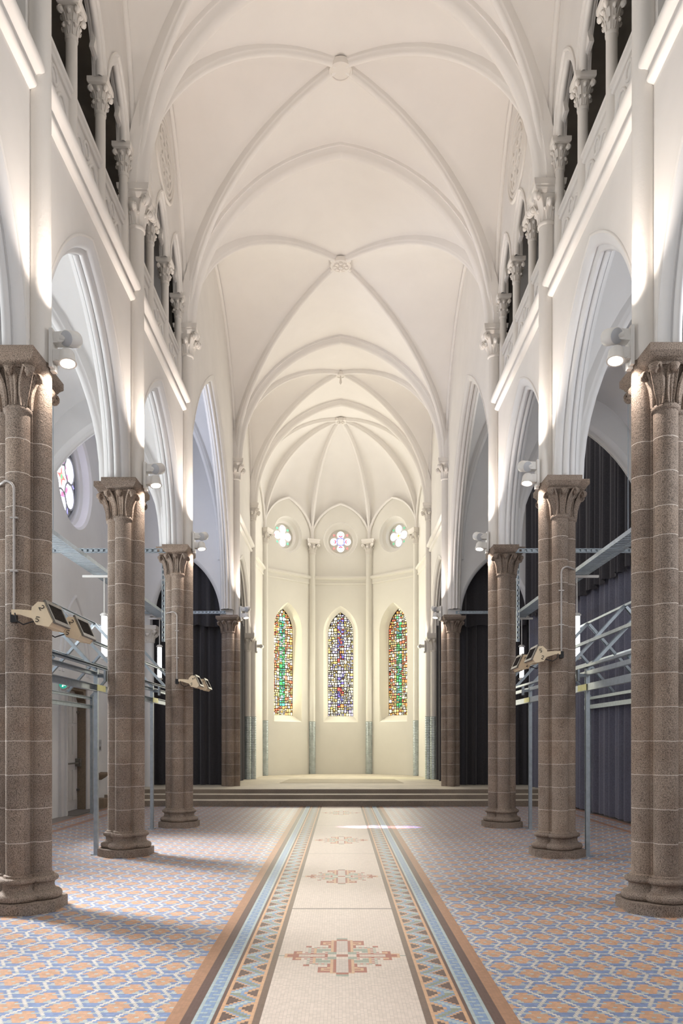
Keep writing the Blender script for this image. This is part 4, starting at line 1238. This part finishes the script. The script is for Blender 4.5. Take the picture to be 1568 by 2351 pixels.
# transept portal door
door = thing('door_1', 'tall white panelled door with dark panic bar in the left transept', 'door', (-XO, 17.2, 0), kind='structure')
m = MB()
yL0, yL1 = -0.70, 0.70
m.box((-0.26, yL0, 0.02), (-0.20, yL1, DZ-0.02))
for (a, b, z0, z1) in ((-0.60, -0.42, 0.25, 0.95), (-0.36, -0.06, 0.25, 0.95), (0.06, 0.30, 0.25, 0.95), (0.36, 0.62, 0.25, 0.95),
                       (-0.60, -0.42, 1.30, 1.95), (-0.36, -0.06, 1.30, 1.95), (0.06, 0.30, 1.30, 1.95), (0.36, 0.62, 1.30, 1.95),
                       (-0.60, -0.42, 2.02, 2.70), (-0.36, -0.06, 2.02, 2.70), (0.06, 0.30, 2.02, 2.70), (0.36, 0.62, 2.02, 2.62)):
    m.box((-0.20, a, z0), (-0.185, b, z1)); m.box((-0.185, a+0.04, z0+0.04), (-0.178, b-0.04, z1-0.04))
m.build('door_leaf', DOORW, door)
m = MB(); m.tube([(-0.11, -0.45, 1.10), (-0.11, 0.62, 1.10)], 0.018); m.prism([(-0.55, 1.02), (-0.45, 1.02), (-0.35, 1.09), (-0.55, 1.26)], 'x', -0.20, -0.10); m.box((-0.2, 0.55, 1.02), (-0.08, 0.66, 1.2))
m.build('panic_bar', GREYM, door)
m = MB(); m.box((-0.19, -0.42, 1.38), (-0.165, 0.0, 1.42)); m.box((-0.19, -0.5, 1.365), (-0.16, -0.4, 1.435)); m.box((-0.19, -0.25, 1.345), (-0.16, -0.2, 1.455)); m.build('bolt', GREYM, door)
m = MB()
for z in (0.45, 2.25): m.box((-0.19, 0.60, z), (-0.15, 0.78, z+0.05))
m.build('hinge', GREYM, door)
m = MB()
for q, (ya, yb) in enumerate(((0.70, 0.72),)):
    m.prism([(0.712, 0.0), (0.72, 0.0), (0.72, DZ), (-0.72, DZ), (-0.72, DZ-0.05), (0.50, DZ-0.05), (0.56, DZ-0.08), (0.60, DZ-0.22), (0.712, DZ-0.26)], 'x', -0.33, -0.005)
m.build('stone_jamb', DOORSTONE, door)
m = MB(); m.box((-0.02, -1.02, 0.0), (0.05, -0.74, 2.95)); m.box((0.0, -0.80, 0.0), (0.09, -0.72, 2.95)); m.box((-0.02, 0.722, 0), (0.03, 1.05, 2.9)); m.box((-0.02, -1.02, DZ), (0.04, 1.05, 2.95)); m.build('door_frame', DOORW, door)
# portal gable mouldings above the door
nt_ += 1; m = MB()
for s, r_ in ((1.0, 1.75), (0.78, 1.40)):
    m.tube([(-XO+0.0, 17.2+u, z) for u, z in arch_pts(s, r_, 0, 3.1, 14)], 0.04, 8)
tag(m.build('trim_%d' % nt_, PLA), 'pale pointed arch moulding on the wall above the transept door', 'moulding', kind='structure')
m = MB(); m.box((-XO-0.34, DY0, -0.01), (-XO+0.28, DY1+0.1, 0.012)); o = m.build('door_threshold', SLATE); tag(o, 'flat grey stone threshold in front of the white transept door', 'threshold')

# small wall fittings of the left transept
sg_ = thing('exit_sign', 'small lit green emergency exit sign beside the white door', 'sign', (-XO+0.10, 16.25, 2.80))
m = MB(); m.tube([(0.0, -0.05*math.cos(0)-0.03, 0)] + [(0.0, 0.03, 0)], 0.095, 20); m.build('housing', WHITEP, sg_)
m = MB(); m.lathe([(0.086, 0), (0.0, 0)], 0, 0, 24, caps=False); m.v = [(x, -0.083, y) for x, y, z in m.v]; m.build('green_panel', GREEN, sg_)
m = MB(); d = -0.086
for pl in ([(-0.03, -0.05), (0.0, -0.05), (0.012, 0.0), (-0.012, 0.01)], [(-0.012, 0.0), (0.02, 0.0), (0.02, 0.035), (-0.02, 0.035)], [(0.02, 0.02), (0.055, 0.0), (0.06, 0.01), (0.02, 0.035)], [(-0.01, 0.042), (0.014, 0.042), (0.014, 0.06), (-0.01, 0.06)], [(0.01, -0.01), (0.045, -0.035), (0.05, -0.028), (0.02, 0.005)]):
    m.add([(x, d, z) for x, z in pl], [tuple(range(len(pl)))])
m.build('running_figure', PICTO, sg_)
m = MB(); m.tube([(-0.10, 0, -0.02), (-0.3, -0.35, -0.14)], 0.012, 8); m.tube([(-0.10, 0, -0.02), (0.0, 0.0, 0.0)], 0.012, 8); m.build('bracket', BLACK, sg_)
t = thing('wall_notice', 'small grey notice plate on the left transept wall beyond the steel post', 'sign', (-XO+0.012, 18.9, 1.50))
m = MB(); m.box((-0.01, -0.1, -0.14), (0.01, 0.1, 0.14)); m.build('plate', SIGNM, t)
m = MB(); m.box((0.01, -0.06, -0.11), (0.012, 0.05, -0.03)); m.box((0.01, -0.07, 0.05), (0.012, 0.07, 0.058)); m.box((0.01, -0.07, 0.08), (0.012, 0.07, 0.088)); m.build('print', GREYM, t)
t = thing('stone_stoup', 'granite holy water basin on the left transept wall beside the door', 'basin', (-XO, 18.75, 0.66))
m = MB(); m.lathe([(0.10, 0.0), (0.20, 0.06), (0.27, 0.13), (0.28, 0.18), (0.23, 0.18), (0.15, 0.13), (0.0, 0.11)], 0, 0, 20, -PI/2, PI/2); m.build('bowl', DOORSTONE, t)
m = MB(); m.box((-XO, 18.35, 0.0), (-XO+0.28, 18.78, 0.22)); tag(m.build('stone_block', DOORSTONE), 'low granite block against the left transept wall under the basin', 'block')

# white respond columns at the transept's outer east corner
for sg in (-1,):
    t = thing('respond_column', 'white half column with leaf capital at the back of the left transept, beside the curtain', 'column', (sg*5.24, 20.98, 0.365))
    m = MB(); m.lathe([(0.13, 0), (0.13, 3.95)], 0, 0, 24); m.build('shaft', PLA, t)
    c = capital_mesh(0.13, 0.3, 0.2, style='crocket'); c.v = [(x, y, z+3.95) for x, y, z in c.v]; c.build('capital', PLC, t, 50)
    m = MB(); loft(m, [(4.24, 0.2, 0.2), (4.28, 0.24, 0.24), (4.38, 0.24, 0.24)]); m.build('abacus', PLC, t)

# ------------------------------------------------------------------ curtains
def drape(pts, z0, z1, pitch, amp, mat, name, parent, seed, flare=0.0, hem=0.0):
    rnd = random.Random(seed); pts = [Vector(p) for p in pts]; acc = [0]
    for a, b in zip(pts, pts[1:]): acc.append(acc[-1] + (b-a).length)
    L = acc[-1]; n = max(8, int(L/pitch*14)); rows = []
    ph = [rnd.uniform(0, 6.28) for _ in range(4)]
    for zi in range(9):
        f = zi/8; row = []
        for i in range(n+1):
            s = L*i/n
            k = max(j for j in range(len(acc)-1) if acc[j] <= s + 1e-9); d = (pts[k+1]-pts[k]).normalized(); nn = Vector((-d.y, d.x))
            q = 2*PI*s/pitch + 0.9*math.sin(2*PI*s/(pitch*4.3) + ph[0]) + 0.25*f*math.sin(s*2.1+ph[2])
            w = math.sin(q); w = math.copysign(abs(w)**0.75, w)
            a = amp*(0.65 + 0.35*math.sin(2*PI*s/(pitch*2.7)+ph[1]))*(1+flare*(1-f))
            off = a*w + 0.3*a*math.sin(2*q+ph[3])
            p = pts[k] + d*(s-acc[k]) + nn*off
            row.append((p.x, p.y, z0 + (z1-z0)*f + (hem*math.sin(q*0.5+1) if zi == 0 else 0)))
        rows.append(row)
    m = MB(); m.grid(rows, True); o = m.build(name, mat, parent)
    return o
t = thing('side_curtain', 'long slate grey velvet curtain hung in two tiers along the right transept wall', 'curtain', (0, 0, 0))
side = [(5.66, 14.70), (5.66, 17.6), (5.50, 19.2), (5.18, 20.75)]
drape(side, 0.03, 5.25, 0.30, 0.075, CURTB, 'lower_drape', t, 3, 0.15)
drape([(x-0.13, y) for x, y in side], 4.95, 9.3, 0.30, 0.05, CURT, 'upper_drape', t, 5, 0.6, 0.03)
for sg in (-1, 1):
    t = thing('stage_curtain', 'tall charcoal curtain in two tiers closing the arch at the back of the %s transept' % SIDE[sg], 'curtain', (0, 0, 0), 'curtains beside the stage')
    ln = [(sg*3.24, 21.75), (sg*5.5, 21.75)]
    drape(ln, 0.37, 5.2, 0.30, 0.075, CURT, 'lower_drape', t, 11+sg, 0.1)
    drape([(x, 21.6) for x, y in ln], 4.85, 7.2, 0.34, 0.06, CURT, 'upper_drape', t, 14+sg, 0.5, 0.03)
    t = thing('chancel_curtain', 'dark curtain filling the narrow arch beside the chancel on the %s' % SIDE[sg], 'curtain', (0, 0, 0), 'curtains under the chancel arches')
    drape([(sg*3.13, 21.62), (sg*3.13, 24.7)], 0.37, 5.3, 0.26, 0.06, CURT, 'drape', t, 21+sg, 0.1)

# ------------------------------------------------------------------ steel gable frames in the aisles
for sg in (-1, 1):
    t = thing('steel_frame', 'galvanised steel gabled framework standing in the %s aisle behind the piers' % SIDE[sg], 'frame', (0, 0, 0), 'steel aisle frames')
    XE, XR, XF = 3.45, 4.50, 5.52; ZE, ZR = 2.60, 3.75
    Y1 = 17.0
    posts = (10.82, 14.02) if sg < 0 else (10.72, 13.95)
    for y in posts + (17.0,) + (7.6,):
        for X in (XE, XF):
            m = MB(); m.beam((sg*X, y, 0.012), (sg*X, y, ZE+0.02), 0.055, 0.06); m.box((sg*X-0.06, y-0.06, 0), (sg*X+0.06, y+0.06, 0.012)); m.build('post', STEEL, t)
    for y in (7.6, 9.2) + (posts[0], 12.15, posts[1], 15.5, 17.0):
        for X, nm in ((XE, 0), (XF, 1)):
            m = MB(); m.beam((sg*X, y, ZE), (sg*XR, y, ZR), 0.045, 0.07, up=(0, 1, 0)); m.build('rafter', STEEL, t)
    for X, Z, w, h, nm in ((XE, 2.355, 0.05, 0.095, 'eaves_beam'), (XE, 2.55, 0.045, 0.06, 'eaves_rail'), (XE, 2.655, 0.06, 0.035, 'eaves_rail'), ((XE+XR)/2, 3.20, 0.04, 0.05, 'purlin'), ((XF+XR)/2, 3.17, 0.04, 0.05, 'purlin'), (XR, ZR, 0.035, 0.035, 'ridge_rail'), (XF, 2.55, 0.045, 0.06, 'eaves_rail'), (XF, 2.36, 0.05, 0.09, 'eaves_beam')):
        m = MB(); m.beam((sg*X, 7.0, Z), (sg*X, 17.3, Z), w, h); m.build(nm, STEEL, t)
    for y in posts:
        m = MB(); m.box((min(sg*(XE-0.03), sg*(XE-0.037)), y-0.06, 2.315), (max(sg*(XE-0.03), sg*(XE-0.037)), y+0.32, 2.40)); m.build('joint_plate', STEELY, t)
        m = MB(); m.beam((sg*XE, y, 2.52), (sg*3.32, y-0.02, 2.52), 0.04, 0.045); m.box((min(sg*3.33, sg*3.30), y-0.05, 2.44), (max(sg*3.33, sg*3.30), y+0.03, 2.60)); m.build('wall_bracket', STEEL, t)

# cable trays, struts and tube lights
for sg in (-1, 1):
    t = thing('cable_tray', 'long perforated steel cable tray hung along the %s aisle' % SIDE[sg], 'tray', (sg*4.5, 0, 4.74), 'aisle cable trays')
    m = MB()
    for x in (-0.15, 0.15): m.box((x-0.006, 5.5, -0.01), (x+0.006, 21.0, 0.06))
    for i in range(155):
        y = 5.5 + 0.1*i; m.box((-0.15, y, -0.008), (0.15, y+0.062, -0.002))
    m.build('tray', STEEL, t)
    for y in (14.45, 19.4):
        m = MB(); m.box((-0.36 if sg < 0 else -0.14, y-0.03, -0.055), (0.14 if sg < 0 else 0.36, y+0.03, -0.012)); m.build('cross_arm', WHITEP, t)
    m = MB()
    for y in (8.0, 12.0, 16.0, 19.4):
        m.tube([(0, y, -0.01), (0, y, 2.2 if y < 14.4 else 2.6)], 0.006, 6)
    m.build('hanger_rod', STEEL, t)
    for k, y in ((3, 14.20), (4, 21.0)):
        t = thing('perforated_strut', 'thin perforated steel rail across the %s aisle at the capital of the %s' % (SIDE[sg], 'third pier' if k == 3 else 'chancel-platform pier'), 'rail', (sg*4.55, y, 5.13), 'aisle tie rails')
        m = MB(); a, b = -1.40, 1.40
        for z in (-0.032, 0.032): m.box((a, -0.02, z-0.008), (b, 0.02, z+0.008))
        m.box((a, 0.012, -0.03), (b, 0.02, 0.03))
        for i in range(28): m.box((a+0.1*i, -0.02, -0.03), (a+0.1*i+0.055, -0.012, 0.03))
        m.build('rail', STEEL, t)
    for q, y in ((0, 14.50), (1, 19.30)):
        t = thing('tube_light', 'bright white vertical tube lamp hanging in the %s aisle, %s' % (SIDE[sg], 'beside the second pier' if q == 0 else 'farther back beside the third pier'), 'lamp', (sg*4.47 if q == 0 else sg*4.56, y, 3.14), 'vertical tube lamps')
        m = MB(); m.lathe([(0.052, 0.05), (0.052, 0.83)], 0, 0, 20); m.build('tube', TUBE, t)
        for z in (0.0, 0.82):
            m = MB(); m.lathe([(0.05, z), (0.06, z+0.01), (0.06, z+0.055), (0.05, z+0.065)], 0, 0, 20); m.box((-0.075, -0.02, z+0.02), (0.075, 0.02, z+0.045)); m.build('end_cap', WHITEP, t)
        m = MB(); m.tube([(0, 0, 0.88), (0, 0, 1.55)], 0.012, 8); m.build('rod', WHITEP, t)

# vertical perforated channel beside the third piers (seen behind the capitals)
for sg in (-1, 1):
    t = thing('upright_channel', 'upright perforated steel channel behind the third pier on the %s' % SIDE[sg], 'channel', (sg*3.38, 14.62, 0.0), 'upright channels')
    m = MB()
    for x in (-0.022, 0.022): m.box((x-0.006, -0.02, 3.5), (x+0.006, 0.02, 5.1))
    for i in range(35, 51): m.box((-0.022, 0.012, 0.1*i), (0.022, 0.02, 0.1*i+0.06))
    m.build('channel', STEEL, t)

# ------------------------------------------------------------------ twin spotlights on the piers
SPL = {1: 'on the front granite pier', 2: 'on the second granite pier', 3: 'on the third granite pier', 4: 'on the chancel-platform pier', 5: 'on the shaft at the apse mouth'}
def cyl_between(m, p, q, r, seg=20): return m.tube([p, q], r, seg)
for k in (1, 2, 3, 4, 5):
    for sg in (-1, 1):
        y = PYS[sg][k] - 0.01; z = 5.36 if k < 4 else (5.16 if k == 4 else 4.72)
        d = -sg                                     # direction into the nave along X
        x0 = sg*(XP-PA-PR) + d*0.004
        lab = ('white twin spotlight %s at the %s, lower head lit' if k < 5 else 'small white unlit spotlight %s at the %s') % (SPL[k], SIDE[sg])
        t = thing('twin_spotlight' if k < 5 else 'small_spotlight', lab, 'spotlight', (x0, y, z), 'pier spotlights')
        m = MB(); m.box((min(0, d*0.035), -0.07, -0.20), (max(0, d*0.035), 0.07, 0.17)); m.box((min(0, d*0.05), -0.03, -0.225), (max(0, d*0.05), 0.03, -0.17)); m.build('bracket_plate', WHITEP, t)
        if k < 5:
            # upper head, facing up and away; lower head lit, facing down towards the camera
            h = thing('lamp_head', None, None); h.parent = t
            m = MB(); m.prism([(d*0.035, 0.04), (d*0.11, 0.04), (d*0.11, 0.145), (d*0.035, 0.145)], 'y', -0.05, 0.05)
            m.tube([(d*0.11, -0.056, 0.0925), (d*0.11, 0.056, 0.0925)], 0.053, 20); m.build('arm', WHITEP, h)
            m = MB(); a = Vector((d*0.165, -0.06, 0.07)); up = Vector((d*0.30, 0.75, 0.30)).normalized()
            m.tube([a - up*0.004, a, a + up*0.14, a + up*0.155], [0.062, 0.076, 0.076, 0.068], 24); m.tube([(d*0.10, -0.03, 0.0925), tuple(a + up*0.03)], 0.04, 14); m.build('barrel', WHITEP, h)
            q = up.to_track_quat('Z', 'Y'); m = MB(); m.lathe([(0.070, 0.0), (0.062, -0.006), (0.0, -0.009)], 0, 0, 24, caps=False); m.v = [tuple(q @ Vector(v) + a - up*0.004) for v in m.v]; m.build('end_disc', SIGNM, h)
            h2 = thing('lamp_head', None, None); h2.parent = t
            m = MB(); m.prism([(d*0.035, -0.14), (d*0.10, -0.14), (d*0.10, -0.03), (d*0.035, -0.03)], 'y', -0.06, 0.04)
            m.tube([(d*0.10, -0.066, -0.085), (d*0.10, 0.046, -0.085)], 0.055, 20); m.build('arm', WHITEP, h2)
            a = Vector((d*0.155, -0.02, -0.055)); dirn = Vector((d*0.14, -0.16, -0.98)).normalized(); e = a + dirn*0.105
            m = MB(); m.tube([a-dirn*0.03, a, a+dirn*0.055, e], [0.05, 0.07, 0.075, 0.086], 24, caps=True); m.build('barrel', WHITEP, h2)
            q = dirn.to_track_quat('Z', 'Y'); m = MB(); m.lathe([(0.068, 0.0), (0.035, 0.010), (0.0, 0.012)], 0, 0, 24, caps=False)
            m.v = [tuple(q @ Vector(v) + e + dirn*0.001) for v in m.v]; m.build('lens', LENS, h2)
            spot('pier_downlight', (x0 + e.x - d*0.03, y + e.y - 0.01, z + e.z - 0.03), (-d*0.20, 0.05, -1), DOWN_W, WARM, 120, 0.8, 0.03)
            spot('pier_uplight', (x0 + d*0.15, y - 0.12, z + 0.18), (d*0.24, 0.03, 1), UP_W * (1.0 if k < 3 else 1.55), WARM, 108, 0.9, 0.03)
        else:
            m = MB(); m.tube([(d*0.03, 0, 0.0), (d*0.16, 0, 0.0)], 0.05, 20); m.build('arm', WHITEP, t)
            m = MB(); m.tube([(d*0.17, -0.07, -0.01), (d*0.19, 0.07, -0.015)], 0.062, 24); m.build('barrel', WHITEP, t)
            spot('pier_uplight', (x0 + d*0.14, y - 0.10, z + 0.12), (d*0.2, 0.0, 1), 45, WARM, 110, 0.9, 0.03)

# lamps added out of frame at the next pier positions, brightening the near bay
for sg in (-1, 1):
    spot('pier_downlight', (sg*2.5, 3.8, 5.2), (-sg*0.25, 0.25, -1), 60, WARM, 110, 0.9, 0.03)
    spot('pier_uplight', (sg*2.5, 3.8, 5.55), (-sg*0.30, 0.05, 1), UP_W*0.8, WARM, 98, 0.8, 0.03)

# ------------------------------------------------------------------ infrared heaters
def strokes(m, pts, r=0.0035): m.tube(pts, r, 6)
HEAT = [(-1, 6.86, 2.73, 'left front pier, nearest the camera'), (-1, 7.62, 2.72, 'left front pier, the one farther along'),
        (-1, 13.95, 2.68, 'third left pier, the nearer one'), (-1, 14.85, 2.69, 'third left pier, the farther one'),
        (1, 10.28, 2.76, 'second right pier, the larger nearer one'), (1, 11.12, 2.74, 'second right pier, the farther one')]
HP = {}
for i, (sg, y, z, lab) in enumerate(HEAT):
    t = thing('radiant_heater', 'beige box heater with dark grille on the %s' % lab, 'heater', (sg*2.68, y, z), 'pier heaters')
    key = sg
    if key not in HP:
        d = -sg; L = 0.39
        hexa = [(-0.085, 0.07), (-0.03, 0.12), (0.035, 0.115), (0.11, -0.05), (0.065, -0.105), (-0.045, -0.085), (-0.095, -0.01)]
        hexa = [(d*a, b) for a, b in hexa]
        m = MB(); m.prism(hexa, 'y', 0.0, 0.012); m.prism(hexa, 'y', L-0.012, L)
        core = [(a*0.93, b*0.93) for a, b in hexa]; m.prism(core, 'y', 0.01, L-0.01)
        A = Vector((d*0.035, 0, 0.115)); B = Vector((d*0.11, 0, -0.05)); 
        m.build('casing', BEIGE, t); 
        parts = [o for o in t.children]
        nrm = Vector((d*0.91, 0, 0.414)).normalized(); ex = (B-A)
        def Wp(f, yv, off): p = A + ex*f + nrm*off; return (p.x, yv, p.z)
        # window face frame
        m = MB(); fr = [(-0.12, 0.004), (1.1, 0.004), (1.1, L-0.004), (-0.12, L-0.004)]
        for (f0, f1, ya, yb) in ((-0.12, 0.08, 0, L), (0.92, 1.12, 0, L), (0.08, 0.92, 0, 0.03), (0.08, 0.92, L-0.03, L)):
            vs = [Wp(f, yv, o) for o in (-0.01, 0.012) for f, yv in ((f0, ya), (f1, ya), (f1, yb), (f0, yb))]
            m.add(vs, [(0, 1, 2, 3), (4, 5, 6, 7), (0, 1, 5, 4), (1, 2, 6, 5), (2, 3, 7, 6), (3, 0, 4, 7)])
        m.build('trim_frame', GREYM, t)
        m = MB(); m.add([Wp(0.08, 0.03, 0.004), Wp(0.92, 0.03, 0.004), Wp(0.92, L-0.03, 0.004), Wp(0.08, L-0.03, 0.004)], [(0, 1, 2, 3)])
        for j in range(9): 
            yv = 0.06 + j*(L-0.12)/8; m.tube([Wp(0.1, yv, 0.006), Wp(0.9, yv, 0.006)], 0.003, 5)
        m.build('grille', GRILL, t)
        m = MB(); e = -0.003
        two = [(-0.022, 0.028), (-0.012, 0.040), (0.004, 0.036), (0.006, 0.018), (-0.012, 0.0), (-0.02, -0.008), (0.012, -0.008)]
        five = [(0.018, 0.03), (-0.012, 0.03), (-0.016, 0.008), (0.004, 0.010), (0.014, -0.002), (0.006, -0.016), (-0.014, -0.014)]
        def glyph(g, cx, cz, rot, s):
            c_, s_ = math.cos(rot), math.sin(rot)
            strokes(m, [(cx + s*(x*c_-zz*s_), e, cz + s*(x*s_+zz*c_)) for x, zz in g])
        if sg < 0: glyph(two, -0.005, 0.055, R(-60), 0.95); glyph(five, -0.035, -0.045, R(-12), 0.95)
        else: glyph(five, 0.005, 0.05, R(15), 0.95); glyph(two, 0.03, -0.05, R(-15), 0.95)
        m.build('painted_marks', BLACK, t)
        m = MB(); m.prism([(d*-0.08, 0.045), (d*-0.22, 0.055), (d*-0.22, 0.015), (d*-0.08, -0.03)], 'y', 0.02, 0.09); m.box((min(d*-0.22, d*-0.28), 0.03, 0.012), (max(d*-0.22, d*-0.28), 0.08, 0.055)); m.build('arm', BEIGE, t)
        m = MB(); m.tube([(d*-0.24, 0.01, 0.02), (d*-0.22, 0.0, -0.05), (d*-0.16, 0.0, -0.085), (d*-0.09, 0.01, -0.06), (d*-0.06, 0.02, -0.05)], 0.006, 6); m.build('cable', BLACK, t)
        HP[key] = [(o.name.split('.')[0], o) for o in t.children]
    else:
        for n, o in HP[key]: child(o, n, t)
    if i % 2:
        m = MB(); m.box((sg*0.10-0.02, HEAT[i-1][1]+0.35-y, 0.02), (sg*0.10+0.02, 0.06, 0.05)); m.build('link_bar', BEIGE, t)
# conduits up the piers
for sg, y, z0, z1, k, lab in ((-1, 7.06, 2.76, 4.02, 1, 'grey electrical conduit running up the left front pier'), (-1, 14.12, 2.72, 4.0, 3, 'grey electrical conduit running up the third left pier'), (1, 10.47, 2.80, 4.0, 2, 'grey electrical conduit running up the second right pier')):
    x = sg*3.02; yf = PYS[sg][k] - PA - PR - 0.012
    t = thing('conduit', lab, 'conduit', (x, yf, z0), 'pier conduits')
    H = z1-z0; pts = [(0, 0, 0), (0, 0, H-0.09)] + [(sg*0.08*(1-math.cos(a)), 0.0, H-0.09+0.08*math.sin(a)) for a in [PI/2*i/6 for i in range(1, 7)]] + [(sg*0.16, 0.09, H-0.008), (sg*0.24, 0.2, H-0.004)]
    m = MB(); m.tube(pts, 0.012, 8); m.build('pipe', PIPE, t)
    m = MB()
    for z in (H*0.33, H*0.72): m.box((-0.035, -0.012, z-0.008), (0.035, 0.014, z+0.008))
    m.build('clip', PIPE, t)
    m = MB(); m.box((-0.028, -0.02, -0.06), (0.028, 0.02, 0.03)); m.build('junction_box', BLACK, t)

# sun through the transept rose: small coloured pools on the runner
for dx, dy, colr, w, ang in ((0.35, 0.05, (1.0, 0.62, 0.86), 50, 1.7), (0.70, 0.10, (0.62, 0.60, 1.0), 60, 1.9), (1.0, 0.0, (1.0, 0.30, 0.36), 42, 1.5), (1.25, 0.08, (0.60, 0.42, 1.0), 36, 1.5), (0.1, 0.06, (1.0, 0.45, 0.8), 16, 1.2)):
    src = Vector((-5.5, 17.2, 7.5)); tg = Vector((dx, 14.25+dy, 0))
    spot('rose_sunbeam', src, tg-src, w*300, colr, ang*1.7, 0.7, 0.01)

# tinted daylight thrown by the apse lancets on the chancel platform and the nave floor
spot('lancet_sunbeam', (1.85, 28.2, 5.2), Vector((-1.3, 15.9, 0)) - Vector((1.85, 28.2, 5.2)), 520, (1.0, 0.94, 0.40), 13, 1.0, 0.25)
spot('lancet_sunbeam', (-1.85, 28.2, 5.2), Vector((1.9, 25.6, 0.37)) - Vector((-1.85, 28.2, 5.2)), 420, (0.90, 1.0, 0.35), 22, 1.0, 0.2)
